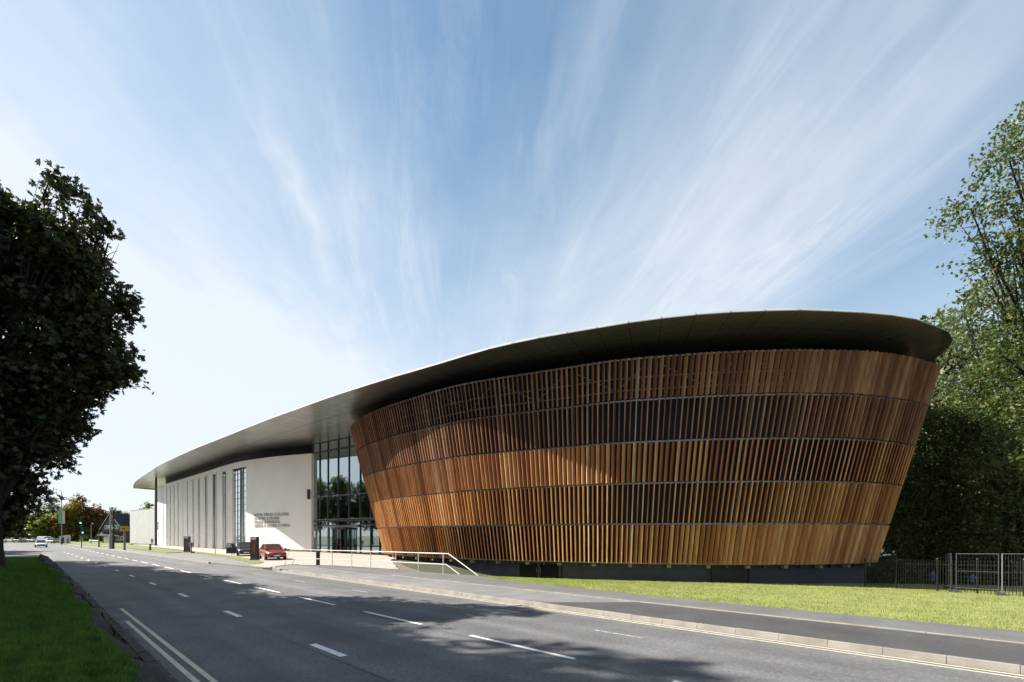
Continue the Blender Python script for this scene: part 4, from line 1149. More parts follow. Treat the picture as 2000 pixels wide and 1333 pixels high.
feather = [(-6.4, 0, 21.6, 1.6, 2, 1.2), (-5.2, 0, 25.2, 1.4, 2, 1.0), (-3.6, 0, 23.6, 2.4, 2.6, 1.6), (-4.8, 0, 18.8, 2.3, 2.5, 1.5), (-1.5, 0, 26.8, 2.6, 2.8, 1.8), (-1.8, 0, 20.4, 2.8, 2.8, 2.2), (1.2, 0, 23.5, 3.2, 3.2, 2.6), (-2.0, 0, 16.6, 2.8, 2.8, 1.8), (1.5, 0, 18.4, 3.2, 3.2, 2.4)]
tree('feathery pale green tree behind the rim of the canopy', (46.8, 44.5, gz(46, 44)), 0.34, 11, feather, 2.2, 9, 0.28, 0.50, m_leaf_pale, 33, fill=0.4)
low1 = [(0, 0, 11.5, 4.6, 4.6, 4.4), (-2.2, -0.6, 8.2, 3.2, 3.2, 3.0), (2.4, -0.8, 8.2, 3.6, 3.6, 3.4), (-1.4, -1.2, 4.8, 3.2, 3.2, 2.6), (2.2, -1.2, 4.6, 3.2, 3.2, 2.6), (-1.0, 0, 14.4, 2.8, 2.8, 2.2), (1.6, 0, 14.6, 2.4, 2.4, 2.0)]
tree('bushy dark green tree close behind the drum with sunlit leaf sprays', (37.6, 43.5, gz(37, 43)), 0.4, 4.2, low1, 2.5, 11, 0.24, 0.40, m_leaf_wood, 35, fill=0.45)
low2 = [(0, 0, 8.0, 4.0, 4.0, 3.6), (-1.6, -0.6, 5.2, 2.6, 2.8, 2.2), (1.8, -0.6, 5.0, 2.8, 2.8, 2.2), (0.4, 0, 11.0, 2.8, 2.8, 2.2)]
tree('dark low-branched tree behind the silver mesh fence at the picture edge', (38.2, 36.0, gz(38, 36)), 0.32, 3.0, low2, 2.6, 11, 0.22, 0.38, m_leaf_wood, 37, fill=0.45)
mid_ = [(0, 0, 13.5, 3.8, 3.8, 3.8), (-2.4, 0, 17.2, 2.0, 2.2, 1.6), (0.2, 0, 18.6, 2.3, 2.4, 1.8), (2.6, 0, 16.6, 2.4, 2.4, 2.0), (-3.0, -0.3, 14.0, 1.9, 2.2, 1.6), (-2.8, 0, 11.0, 2.0, 2.2, 1.8), (2.8, -0.4, 12.4, 2.4, 2.4, 2.0), (-1.2, -1.5, 8.2, 2.4, 2.4, 2.0), (2.0, -1.2, 8.6, 2.4, 2.4, 2.2)]
tree('full green tree with rusty leaf tips rising straight behind the right end of the drum', (41.6, 40.5, gz(41, 40)), 0.36, 7, mid_, 2.6, 10, 0.21, 0.40, m_leaf_green, 34, fill=0.35)
p2 = tree('deep green tree standing further back in the wood', (46, 56, gz(46, 56)), 0.4, 5, low1, 2.2, 9, 0.40, 0.5, m_leaf_wood, 39, 'trees further back in the wood')
for x, y, sc, rz in ((52.5, 62, 1.85, 1), (63, 56, 1.35, 2.2), (53, 50, 1.0, 3.1), (60, 72, 1.35, 4), (49, 72, 1.2, 5), (72, 68, 1.3, .6), (42, 66, 1.0, 1.5)):
    o = copy_tree(p2); o.location = (x, y, gz(x, y)); o.scale = (sc, sc, sc); o.rotation_euler.z = rz
bush = [(0, 0, 1.2, 1.8, 1.6, 1.3), (1.5, 0.2, 1.0, 1.4, 1.3, 1.1), (-1.4, 0.1, 0.9, 1.4, 1.2, 1.0)]
b0 = tree('rounded dark shrub in the shade behind the railings', (33, 41, gz(33, 41)), 0.06, 0.6, bush, 7, 9, 0.20, 0.22, m_leaf_green, 41, 'shrubs behind the railings', name='shrub', cat='shrub')
for x, y, sc, rz in ((39.5, 41.5, 1.2, 1), (43, 40, 1.3, 2), (45.5, 44, 1.4, .5), (36.5, 47.5, 1.2, 4), (48, 47, 1.5, 5), (41, 48, 1.3, .3), (52, 52, 1.7, 2), (46, 51, 1.6, 1)):
    o = copy_tree(b0); o.location = (x, y, gz(x, y)); o.scale = (sc, sc, sc); o.rotation_euler.z = rz

# trees at the far end of the road
def far_blobs(w, h, seed):
    rg = random.Random(seed); out = [(0, 0, h * .55, w * .36, w * .36, h * .34)]
    for k in range(9):
        a = rg.uniform(0, 2 * pi); r = rg.uniform(.15, .34) * w; z = rg.uniform(.25, .82) * h
        s_ = rg.uniform(.15, .24) * w * (1.15 - 0.5 * z / h)
        out.append((r * cos(a), r * sin(a), z, s_, s_, s_ * rg.uniform(.8, 1.2)))
    out.append((0.1 * w, 0, h * .88, w * .14, w * .14, h * .12))
    return out
FT = [  # px x, depth, width, height, material, label, seed
    (151, 182, 11.5, 17.4, m_leaf_gold, 'golden autumn tree behind the nearest traffic light', 51),
    (184, 186, 11, 14.5, m_leaf_rust, 'rust-brown autumn tree left of the stone house', 52),
    (121, 178, 9, 12.0, m_leaf_gold, 'yellowing tree behind the banner lamp post', 53),
    (101, 200, 12, 17.5, m_leaf_pale, 'tall grey-green tree behind the yellowing tree', 54),
    (84, 176, 10, 10.5, m_leaf_lime, 'bright lime-green tree above the parked cars', 55),
    (219, 260, 13, 17.5, m_leaf_green, 'round green tree behind the roof of the stone house', 56),
    (243, 270, 11, 15.5, m_leaf_green, 'small green tree peeping over the house roof beside the white block', 57),
    (288, 215, 8, 17.5, m_leaf_lime, 'yellow-green treetop showing above the low white block', 58),
    (62, 190, 12, 11, m_leaf_green, 'dark green tree over the far car park', 59),
    (34, 200, 13, 14, m_leaf_green, 'green tree at the far end of the car park beside the dark trunk', 60),
    (8, 190, 13, 15, m_leaf_green, 'green tree far off behind the dark tree trunk', 61)]
for px, Y, w_, h_, m_, lab, sd in FT:
    p = UD(px, Y, 0.0)
    tree(lab, p, 0.35, h_ * 0.22, far_blobs(w_, h_, sd), 1.5, 9, 0.62, 0.62, m_, sd, fill=0.4)
mb_hedge = []
V = []; F = []; n0 = 0
hb = []
rg_ = random.Random(70)
for k in range(26):
    px = 14 + k * 7.6; p = UD(px, 196 + rg_.uniform(-4, 4)); hb.append((p.x, p.y, 1.3, 2.2, 1.6, rg_.uniform(1.6, 2.6)))
V, F = leaf_cloud(hb, 2.0, 9, 0.6, 0.5, 71, fill=0.6)
tag(np_obj('hedge', V, F, m_leaf_green), 'long dark hedge under the far trees behind the parked cars', 'hedge')
far_wood = []
for k in range(40):
    x = -420 + k * 22; far_wood.append((x, 420 + rg_.uniform(-20, 20), 6, 14, 10, rg_.uniform(7, 12)))
V, F = leaf_cloud(far_wood, 0.10, 9, 2.6, 2.4, 72, fill=0.4)
tag(np_obj('distant_woods', V, F, m_leaf_green), kind='stuff')

# ------------------------------------------------------------------ vehicles
m_tyre = mat('tyre_rubber', (0.015, 0.015, 0.016), (0.01, 0.01, 0.01), 5, 0.8)
m_rim = mat('alloy_rim', (0.5, 0.5, 0.52), (0.4, 0.4, 0.42), 3, 0.3, metal=0.8)
m_carglass = mat('car_glass', (0.018, 0.022, 0.025), (0.012, 0.014, 0.016), 2, 0.04, spec=0.9)
m_lens = mat('lamp_lens', (0.72, 0.74, 0.76), (0.6, 0.62, 0.64), 6, 0.08, spec=0.8)
m_tail = mat('tail_lens', (0.35, 0.012, 0.01), (0.28, 0.01, 0.01), 6, 0.15)
m_trim = mat('black_trim', (0.02, 0.02, 0.02), (0.015, 0.015, 0.015), 6, 0.6)
m_plate = mat('plate_white', (0.75, 0.75, 0.70), (0.68, 0.68, 0.64), 6, 0.5)
def paint_mat(name, c):
    m = mat(name, c, tuple(v * 0.93 for v in c), 1.5, 0.28, spec=0.6)
    b = m.node_tree.nodes['Principled BSDF']; b.inputs['Coat Weight'].default_value = 0.7; b.inputs['Coat Roughness'].default_value = 0.05
    return m
def car(name, label, cat, pos, heading, colour, kind='saloon', group=None, detail=True, open_door=False):
    root = empty(name, pos, label, cat, group, rz=math.atan2(heading[1], heading[0]))
    van = kind == 'van'
    st = ([(2.15, .52, .36, .56), (2.09, .70, .26, .66), (1.85, .81, .21, .755), (1.35, .865, .18, .85), (.85, .88, .18, .925), (0, .885, .18, .945), (-.8, .885, .18, .96), (-1.4, .87, .18, .985), (-1.85, .83, .21, .98), (-2.1, .74, .28, .92), (-2.17, .58, .38, .80)]
          if not van else [(2.35, .60, .36, .7), (2.28, .80, .26, .95), (2.05, .90, .22, 1.08), (1.7, .93, .2, 1.18), (1.2, .95, .2, 1.24), (0, .95, .2, 1.25), (-1.2, .95, .2, 1.25), (-2.1, .94, .22, 1.25), (-2.35, .92, .28, 1.22), (-2.4, .85, .4, 1.15)])
    prof = lambda w_, zb, zt: [(0, zb), (w_ * .86, zb), (w_ * .98, zb + .10), (w_, lerp(zb, zt, .5)), (w_ * .965, zt - .10), (w_ * .86, zt - .012), (w_ * .45, zt + .012), (0, zt + .018)]
    vs = []; fs = []
    for (x, w_, zb, zt) in st:
        h = prof(w_, zb, zt)
        vs += [(x, y, z) for y, z in h] + [(x, -y, z) for y, z in reversed(h[1:-1])]
    n = 14
    for i in range(len(st) - 1):
        for k in range(n): fs.append((i * n + k, (i + 1) * n + k, (i + 1) * n + (k + 1) % n, i * n + (k + 1) % n))
    fs.append(tuple(range(n))); fs.append(tuple((len(st) - 1) * n + k for k in reversed(range(n))))
    mb = MB(); mb.add(vs, fs)
    m_p = paint_mat('paint_' + colour[0], colour[1])
    body = mb.build('body', m_p, root, True)
    sm = body.modifiers.new('smooth', 'SUBSURF'); sm.levels = 1; sm.render_levels = 2
    if van: bf, tf, tr, br, hw, hr, zb_, zt_2 = 1.55, .95, -2.28, -2.36, .90, .80, 1.2, 1.92
    else: bf, tf, tr, br, hw, hr, zb_, zt_2 = 1.02, .12, -1.02, -1.82, .80, .60, .92, 1.40
    if kind == 'hatch': tr, br = -1.65, -2.02; zt_2 = 1.46
    base = [(bf, -hw * .92, zb_), (bf, hw * .92, zb_), (br, hw * .92, zb_ + .03), (br, -hw * .92, zb_ + .03)]
    mid = [((bf + tf) / 2 + .08, (hw + hr) / 2 + .02, (zb_ + zt_2) / 2)]
    top_ = [(tf, -hr, zt_2), (tf, hr, zt_2), (tr, hr, zt_2), (tr, -hr, zt_2)]
    mb = MB(); mb.add(base + top_, [(0, 1, 5, 4), (1, 2, 6, 5), (2, 3, 7, 6), (3, 0, 4, 7), (4, 5, 6, 7)])
    mb.build('window', m_carglass, root)
    mb = MB()
    rf = [(tf + .06, -hr + .02, zt_2 - .01), (tf + .06, hr - .02, zt_2 - .01), (tr - .05, hr - .02, zt_2 - .01), (tr - .05, -hr + .02, zt_2 - .01)]
    rt = [(tf - .12, -hr + .12, zt_2 + .055), (tf - .12, hr - .12, zt_2 + .055), (tr + .12, hr - .12, zt_2 + .05), (tr + .12, -hr + .12, zt_2 + .05)]
    mb.hexa(rf + rt)
    for sg in (-1, 1):
        mb.bar((bf, sg * hw * .93, zb_), (tf, sg * hr, zt_2), .07, .05); mb.bar((br, sg * hw * .93, zb_), (tr, sg * hr, zt_2), .10, .06)
        xm = (bf + br) / 2 - .05; mb.bar((xm, sg * hw * .94, zb_), ((tf + tr) / 2, sg * (hr + .005), zt_2), .07, .05)
    if van: mb.hexa([(.35, -.905, 1.2), (.35, .905, 1.2), (-2.37, .905, 1.2), (-2.37, -.905, 1.2), (.35, -.81, 1.93), (.35, .81, 1.93), (-2.3, .81, 1.93), (-2.3, -.81, 1.93)])
    mb.build('roof', m_p, root)
    wx, wy, wr = (1.36, .80, .315) if not van else (1.55, .86, .33)
    for sx in (1, -1):
        for sg in (-1, 1):
            mb = MB(); c = Vector((sx * wx, sg * (wy + .095), wr))
            ring = [(wr * .58, -.015), (wr * .62, .012), (wr * .92, .012), (wr, -.02), (wr, -.19), (wr * .6, -.20)]
            vs = []; fs = []
            for (r, y) in ring:
                for k in range(18): vs.append((c.x + r * cos(2 * pi * k / 18), c.y + sg * y, c.z + r * sin(2 * pi * k / 18)))
            for i in range(len(ring) - 1):
                for k in range(18): fs.append((i * 18 + k, i * 18 + (k + 1) % 18, (i + 1) * 18 + (k + 1) % 18, (i + 1) * 18 + k))
            # dark arch behind the wheel
            a0 = len(vs)
            for k in range(18): vs.append((c.x + wr * 1.18 * cos(2 * pi * k / 18), c.y - sg * .018, c.z + max(-.12, wr * 1.18 * sin(2 * pi * k / 18))))
            fs.append(tuple(a0 + k for k in range(18)))
            mb.add(vs, fs)
            wheel = mb.build('wheel', m_tyre, root)
            mb = MB()
            for k in range(5):
                a_ = 2 * pi * k / 5; mb.bar((c.x, c.y - sg * .012, c.z), (c.x + wr * .6 * cos(a_), c.y - sg * .004, c.z + wr * .6 * sin(a_)), .075, .02, up=(0, 1, 0))
            vs = []; fs = []
            for (r, y) in ((wr * .55, -.03), (wr * .56, .004), (wr * .66, .004), (wr * .66, -.03)):
                for k in range(18): vs.append((c.x + r * cos(2 * pi * k / 18), c.y + sg * y, c.z + r * sin(2 * pi * k / 18)))
            for i in range(3):
                for k in range(18): fs.append((i * 18 + k, i * 18 + (k + 1) % 18, (i + 1) * 18 + (k + 1) % 18, (i + 1) * 18 + k))
            mb.add(vs, fs); mb.build('rim', m_rim, wheel)
    fx = st[0][0]
    for sg in (-1, 1):
        mb = MB(); x = fx - .13
        mb.hexa([(x - .30, sg * .80, .60), (x + .05, sg * .60, .57), (x + .11, sg * .42, .57), (x - .2, sg * .55, .60), (x - .42, sg * .815, .735), (x - .06, sg * .63, .715), (x + .0, sg * .42, .70), (x - .30, sg * .5, .745)] if not van else
                [(x - .1, sg * .90, .70), (x + .06, sg * .78, .66), (x + .08, sg * .55, .66), (x - .1, sg * .6, .7), (x - .18, sg * .90, .95), (x - .02, sg * .78, .93), (x + .0, sg * .55, .92), (x - .2, sg * .6, .95)])
        mb.build('headlight', m_lens, root)
        mb = MB(); x = st[-1][0] + .05
        mb.box((x + .02, sg * (.66 if not van else .86), .80 if not van else .95), (.14, .26 if not van else .1, .13 if not van else .3)); mb.build('tail_light', m_tail, root)
        if detail:
            mb = MB(); mb.bar((bf - .22, sg * .82, zb_ + .0), (bf - .2, sg * .94, zb_ + .07), .05, .04)
            mb.hexa([(bf - .25, sg * .90, zb_ + .02), (bf - .13, sg * .92, zb_ + .02), (bf - .15, sg * 1.06, zb_ + .04), (bf - .25, sg * 1.07, zb_ + .04), (bf - .25, sg * .90, zb_ + .15), (bf - .15, sg * .92, zb_ + .15), (bf - .17, sg * 1.05, zb_ + .14), (bf - .25, sg * 1.06, zb_ + .14)])
            mb.build('mirror', m_p, root)
    if detail:
        mb = MB(); mb.box((fx - .03, 0, .52), (.10, .66, .10)); mb.build('grille', m_trim, root)
        mb = MB(); mb.box((fx - .045, 0, .33), (.16, 1.16, .12)); mb.build('bumper_intake', m_trim, root)
        mb = MB(); mb.box((fx + .028, 0, .41), (.02, .52, .11)); mb.build('number_plate', m_plate, root)
        for sg in (-1, 1):
            for x in (-.14, -.72):
                mb = MB(); mb.box((x, sg * .888, .80), (.16, .02, .03)); mb.build('door_handle', m_trim, root)
    if open_door:       # the driver's door swung out, hinged at its front edge
        hinge = Vector((.82, -.87, 0)); dd = Vector((-.30, -.95, 0)).normalized(); nn_ = Vector((dd.y, -dd.x, 0))
        mb = MB(); fbox(mb, hinge, dd, nn_, 0.02, 1.08, .28, .94, -.04, .04)
        d_ = mb.build('door', m_p, root)
        mb = MB()
        for (u0, z0, u1, z1) in ((.05, .94, .55, 1.38), (.55, 1.38, 1.02, 1.38), (1.02, 1.38, 1.06, .94)):
            mb.bar(hinge + dd * u0 + Vector((0, 0, z0)), hinge + dd * u1 + Vector((0, 0, z1)), .05, .05)
        mb.build('window_frame', m_trim, d_)
        mb = MB(); P_ = [hinge + dd * u + Vector((0, 0, z)) for u, z in ((.08, .94), (1.05, .94), (1.01, 1.36), (.56, 1.36))]
        mb.add(P_, [(0, 1, 2, 3)]); mb.build('door_window', glass_mat('door_glass', (.6, .65, .7), (.45, .5, .52), .5), d_)
    return root
ZC = ZP + 0.0
car('parked_car', 'dark red saloon car facing the road on the pink forecourt', 'car', (-22.6, 45.6, ZC), (.60, -.80), ('red', (0.26, 0.012, 0.012)))
car('parked_car', 'dark navy car with its driver door open behind the brown poster pillar', 'car', (-29.7, 54.0, ZC), (.50, -.86), ('navy', (0.012, 0.018, 0.045)), 'hatch', open_door=True)
p = UD(80, 97.5)
car('silver_car', 'silver saloon car driving along the far road', 'car', (p.x, p.y, 0.0), (.72, -.70), ('silver', (0.50, 0.53, 0.55)), 'hatch')
m_ = dict(white=(0.72, 0.73, 0.74), dark=(0.03, 0.033, 0.04), grey=(0.20, 0.21, 0.23), blue=(0.05, 0.09, 0.2))
for px, Y, col_, kd, hd, lab in ((90, 158, 'white', 'van', (1, -.1), 'white van parked under the far trees'),
        (99, 146, 'white', 'hatch', (.6, -.8), 'pale car parked beside the white van'), (108, 143, 'dark', 'saloon', (.7, -.7), 'dark car parked nearest the banner lamp post'),
        (53, 160, 'dark', 'saloon', (1, .1), 'dark car parked in the middle of the far car park'), (39, 163, 'grey', 'hatch', (1, 0), 'grey car parked in the far car park by the trunk'),
        (66, 160, 'blue', 'saloon', (1, 0), 'dark blue car parked behind the silver car'), (24, 166, 'white', 'saloon', (1, .1), 'white car parked farthest along beside the tree trunk')):
    p = UD(px, Y, 0.10)
    car('van' if kd == 'van' else 'parked_car', lab, 'van' if kd == 'van' else 'car', p, hd, (col_, m_[col_]), kd, 'vehicles parked under the far trees', detail=False)

# ------------------------------------------------------------------ street furniture
def world_part(mb, name, m, root, smooth=False): return mb.build(name, m, root, smooth)     # parts given in the thing's own coordinates
m_lamp = mat('lamp_steel', (0.20, 0.21, 0.22), (0.15, 0.16, 0.17), 3, 0.5, metal=0.4)
p = UD(120.5, 123.0, 0.08)
r = empty('street_lamp', p, 'tall lamp post carrying a green and a pink banner', 'street lamp')
mb = MB(); mb.tube([(0, 0, 0), (0, 0, 1.6)], [.19, .17], 12); mb.build('base', mat('lamp_base', (0.03, 0.03, 0.032), (0.02, 0.02, 0.022), 4, .6), r)
mb = MB(); mb.tube([(0, 0, 1.6), (0, 0, 6), (0, 0, 12.8), (-.12, 0, 13.5), (-.5, 0, 13.9), (-1.3, 0, 14.0)], [.12, .10, .07, .06, .05, .045], 10); mb.build('pole', m_lamp, r)
mb = MB(); mb.hexa([(-1.25, -.14, 13.9), (-1.25, .14, 13.9), (-2.0, .12, 13.93), (-2.0, -.12, 13.93), (-1.25, -.1, 14.08), (-1.25, .1, 14.08), (-1.95, .07, 14.04), (-1.95, -.07, 14.04)]); mb.build('lamp_head', m_lamp, r)
for sg, c, nm in ((-1, (0.03, 0.42, 0.22), 'green banner'), (1, (0.62, 0.40, 0.33), 'pink banner')):
    mb = MB(); mb.hexa([(sg * .14, -.01, 5.35), (sg * .82, -.01, 5.35), (sg * .82, .01, 5.35), (sg * .14, .01, 5.35), (sg * .14, -.01, 8.6), (sg * .82, -.01, 8.6), (sg * .82, .01, 8.6), (sg * .14, .01, 8.6)])
    b = mb.build('banner', mat(nm.replace(' ', '_'), c, tuple(v * .9 for v in c), 1, .7), r); b['label'] = nm
    mb = MB()
    for z in (5.33, 8.62): mb.bar((0, 0, z), (sg * .86, 0, z), .04, .04)
    mb.build('banner_arm', m_lamp, b)
m_tl = mat('signal_black', (0.016, 0.018, 0.018), (0.01, 0.012, 0.012), 4, .5)
p = UD(159.5, 88.3, 0.09)
r = empty('traffic_light', p, 'pole with two black traffic signals both showing green', 'traffic light')
mb = MB(); mb.tube([(0, 0, 0), (0, 0, 5.2)], [.075, .06], 10); mb.build('pole', mat('signal_pole', (0.05, 0.052, 0.055), (0.035, 0.037, 0.04), 3, .5), r)
for x, z in ((0.0, 4.35), (0.40, 2.62)):
    mb = MB(); mb.box((x, -.12, z + .55), (.62, .03, 1.22)); mb.box((x, -.10, z + .55), (.36, .2, 1.05)); mb.bar((0, 0, z + .5), (x, -.02, z + .5), .05, .05)
    hd = mb.build('signal_head', m_tl, r)
    for k, (c, e) in enumerate((((0.05, .005, .005), 0), ((.06, .03, .003), 0), ((0.05, 0.95, 0.55), 5.0))):
        zc = z + .92 - k * .36; mb = MB()
        vs = [(x + .11 * cos(2 * pi * q / 14), -.215, zc + .11 * sin(2 * pi * q / 14)) for q in range(14)]; mb.add(vs, [tuple(range(14))])
        mb.build('lens', emit_mat('green_lamp', c, e) if e else mat('lens_%d' % k, c, c, 2, .3), hd)
        mb = MB()
        for q in range(8):
            a0_, a1_ = pi * q / 8, pi * (q + 1) / 8
            mb.add([(x + .13 * cos(a0_), -.21, zc + .13 * sin(a0_)), (x + .13 * cos(a1_), -.21, zc + .13 * sin(a1_)), (x + .13 * cos(a1_), -.36, zc + .13 * sin(a1_)), (x + .13 * cos(a0_), -.36, zc + .13 * sin(a0_))], [(0, 1, 2, 3)])
        mb.build('hood', m_tl, hd)
p = UD(178, 140, 0.1)
r = empty('camera_post', p, 'slim grey post with a curled camera head near the hedge', 'camera post')
mb = MB(); mb.tube([(0, 0, 0), (0, 0, 5.4), (.05, 0, 5.8), (.3, 0, 6.0), (.5, 0, 5.85)], [.11, .08, .06, .05, .05], 10); mb.build('pole', m_lamp, r)
mb = MB(); mb.lathe([(.06, -.25), (.17, -.2), (.2, 0), (.12, .15), (.04, .2)], 12, (.5, 0, 5.65)); mb.build('camera_dome', m_lamp, r)
p0, p1 = UD(174, 146, 0.1), UD(192, 142, 0.1)
r = empty('barrier', p0, 'low white rail barrier on the far grass', 'barrier')
d = p1 - p0; mb = MB()
mb.bar((0, 0, .85), tuple(Vector((d.x, d.y, .75))), .08, .30); mb.build('rail', m_plate, r)
for f in (0.04, .5, .96):
    mb = MB(); mb.bar((d.x * f, d.y * f + .06, 0), (d.x * f, d.y * f + .06, .9), .1, .1); mb.build('post', m_plate, r)
p = UD(193.3, 94, 0.1)
r = empty('sign_post', p, 'thin brown post with a thicker yellowish foot and a small sign', 'post')
mb = MB(); mb.tube([(0, 0, 0), (0, 0, 1.75), (0, 0, 1.76)], [.14, .13, .09], 10); mb.build('foot', mat('yellow_wood', (0.17, 0.13, 0.05), (0.11, 0.085, 0.04), 4, .8), r)
mb = MB(); mb.tube([(0, 0, 1.7), (0, 0, 3.3)], .06, 8); mb.build('pole', mat('brown_post', (0.07, 0.05, 0.035), (0.045, 0.033, 0.025), 5, .8), r)
mb = MB(); mb.box((-.12, -.08, 2.4), (.34, .03, .3)); mb.build('plate', mat('small_plate', (.5, .5, .48), (.42, .42, .4), 4, .6), r)
p = UD(216, 81.6, 0.09)
r = empty('concrete_pole', p, 'grey concrete pole with a thick foot beside a dark brown one', 'pole')
m_conc = mat('concrete', (0.30, 0.285, 0.265), (0.22, 0.21, 0.195), 2, .9, bump=.4, bscale=30)
mb = MB(); mb.tube([(0, 0, 0), (0, 0, 2.1), (0, 0, 2.3)], [.24, .23, .14], 12); mb.build('foot', m_conc, r)
mb = MB(); mb.tube([(0, 0, 2.25), (0, 0, 6.7)], [.14, .12], 12); mb.build('shaft', m_conc, r)
mb = MB(); mb.box((.05, 0, 6.75), (.55, .1, .12)); mb.tube([(-.12, 0, 6.75), (-.12, 0, 7.05)], .05, 8); mb.tube([(.22, 0, 6.75), (.22, 0, 7.0)], .05, 8); mb.build('top_bracket', m_post, r)
mb = MB(); mb.box((-.18, -.18, 3.75), (.26, .06, .42)); mb.build('plate', m_plate, r)
p = UD(221.3, 82.4, 0.09)
r = empty('timber_pole', p, 'dark brown timber pole close beside the grey concrete pole', 'pole')
m_tp = mat('dark_timber', (0.05, 0.035, 0.026), (0.03, 0.022, 0.017), 3, .85, bump=.5, bscale=20, stretch=(1, 1, .1))
mb = MB(); mb.tube([(0, 0, 0), (0, 0, 3), (0, 0, 6.5)], [.17, .155, .12], 12); mb.build('shaft', m_tp, r)
mb = MB(); mb.box((0, -.18, 3.55), (.2, .06, .34)); mb.build('plate', m_plate, r)
p = UD(243.3, 74.6, 0.09)
r = empty('speed_camera', p, 'yellow roadside speed camera box on a grey post', 'speed camera')
mb = MB(); mb.tube([(0, 0, 0), (0, 0, 2.9)], .15, 14); mb.build('post', m_lamp, r)
mb = MB(); mb.box((0, 0, 3.28), (.86, .62, .72)); mb.build('housing', mat('camera_yellow', (0.62, 0.32, 0.01), (0.55, 0.28, 0.01), 2, .45), r)
mb = MB(); mb.box((0, 0, 3.67), (.96, .72, .07)); mb.build('cap', m_conc, r)
mb = MB(); mb.box((.1, -.32, 3.3), (.5, .03, .2)); mb.build('window', mat('camera_window', (0.12, .05, .01), (.09, .04, .01), 3, .2), r)
p = UD(293.3, 72.6, 0.1)
r = empty('bollard', p, 'short black bollard at the edge of the grass strip', 'bollard')
mb = MB(); mb.lathe([(.13, 0), (.13, .75), (.145, .76), (.145, .88), (.10, .96), (.03, .98)], 14); mb.build('post', m_tl, r)
mb = MB(); mb.lathe([(.133, .60), (.133, .68)], 14); mb.build('band', m_plate, r)

# poster pillars
def pillar(label, px0, px1, Y, ztop, art):
    a, b = UD(px0, Y, .12), UD(px1, Y, .12); wd = (b - a).length; c = (a + b) / 2
    r = empty('poster_pillar', c, label, 'sign', 'poster pillars', rz=math.atan2(c.x, -c.y) * 0.0 - 0.25)
    mb = MB(); mb.box((0, 0, .05 + ztop / 2), (wd, .22, ztop - .1)); mb.box((0, 0, .04), (wd + .12, .34, .08))
    for sg in (-1, 1): mb.box((sg * (wd / 2 - .02), 0, .05 + ztop / 2), (.06, .26, ztop - .08))
    o = mb.build('casing', mat('pillar_black', (0.022, 0.018, 0.016), (0.014, 0.012, 0.011), 2, .35), r)
    hz = ztop * .62 if art else ztop * .52
    mb = MB(); mb.box((0, -.118, ztop - .16 - hz / 2 - .05), (wd - .12, .012, hz)); pn = mb.build('poster', mat('poster_brown', (0.085, 0.030, 0.014), (0.05, 0.02, 0.012), 2.5, .3) if art else mat('poster_dark', (0.03, 0.028, 0.03), (0.018, 0.017, 0.02), 2.5, .3), r)
    if art:
        mb = MB(); rg = random.Random(6); top = ztop - .3
        for k in range(9):
            x0 = rg.uniform(-.26, .2); z0 = top - rg.uniform(.15, hz - .35)
            mb.bar((x0, -.127, z0), (x0 + rg.uniform(-.08, .14), -.127, z0 - rg.uniform(.1, .34)), .012, rg.uniform(.02, .05), up=(0, 1, 0))
        mb.build('artwork', mat('orange_ink', (0.42, 0.16, 0.05), (0.34, 0.12, 0.04), 5, .5), pn)
    def put(x, y, z): return Vector((-wd / 2 + .10 + x, -.122 - z, ztop - .14 + y))
    lettering([('ROYAL WELSH COLLEGE', wd - .2), ('OF MUSIC & DRAMA', (wd - .2) * .9)], .07, .10, put, r, m_plate, depth=.008, bold=.004)
    def put2(x, y, z): return Vector((-wd / 2 + .10 + x, -.122 - z, ztop * .27 + y))
    return r
pillar('brown poster pillar with an orange picture beside the red car', 489.8, 505.2, 43.2, 2.08, True)
pillar('black poster pillar standing at the end of the grass strip', 359.3, 371.8, 64.5, 2.1, False)
p = UD(373.8, 60.5, .1)
r = empty('control_box', p, 'small grey control box on a post in front of the black poster pillar', 'control box')
mb = MB(); mb.tube([(.02, 0, 0), (.02, 0, .9)], .065, 8); mb.build('post', m_lamp, r)
mb = MB(); mb.box((0, 0, 1.12), (.46, .34, .52)); mb.build('box', mat('box_grey', (.33, .32, .30), (.26, .25, .24), 3, .6), r)
mb = MB(); mb.box((.1, -.175, 1.12), (.2, .02, .44)); mb.build('door', mat('box_dark', (.12, .12, .12), (.09, .09, .09), 3, .6), r)
for px, Y, h, lab in ((420.5, 57.5, .95, 'thin grey metal post on the narrow grass strip'), (468.3, 50.8, 1.05, 'thin pale post in front of the navy car')):
    p = UD(px, Y, .1); r = empty('post', p, lab, 'post')
    mb = MB(); mb.tube([(0, 0, 0), (0, 0, h)], .035, 8); mb.build('shaft', m_galv, r)
    mb = MB(); mb.lathe([(.05, h), (.05, h + .05), (.02, h + .08)], 10); mb.build('cap', m_galv, r)
p = UD(621, 36.2, .1)
r = empty('timber_bollard', p, 'stout dark timber bollard at the end of the white handrail', 'bollard')
mb = MB(); rg = random.Random(4)
prof = [(.0, -.1, .152), (.15, .3, .15), (.5, .0, .143), (.9, 0, .148), (1.19, 0, .138), (1.22, 0, .12)]
vs = []; fs = []
for i, (z, _, rr) in enumerate(prof):
    for k in range(12):
        a_ = 2 * pi * k / 12; q = rr * (1 + rg.uniform(-.08, .08)); vs.append((q * cos(a_), q * sin(a_), z))
for i in range(len(prof) - 1):
    for k in range(12): fs.append((i * 12 + k, i * 12 + (k + 1) % 12, (i + 1) * 12 + (k + 1) % 12, (i + 1) * 12 + k))
fs.append(tuple(60 + k for k in range(12)))
mb.add(vs, fs); mb.build('shaft', m_tp, r)
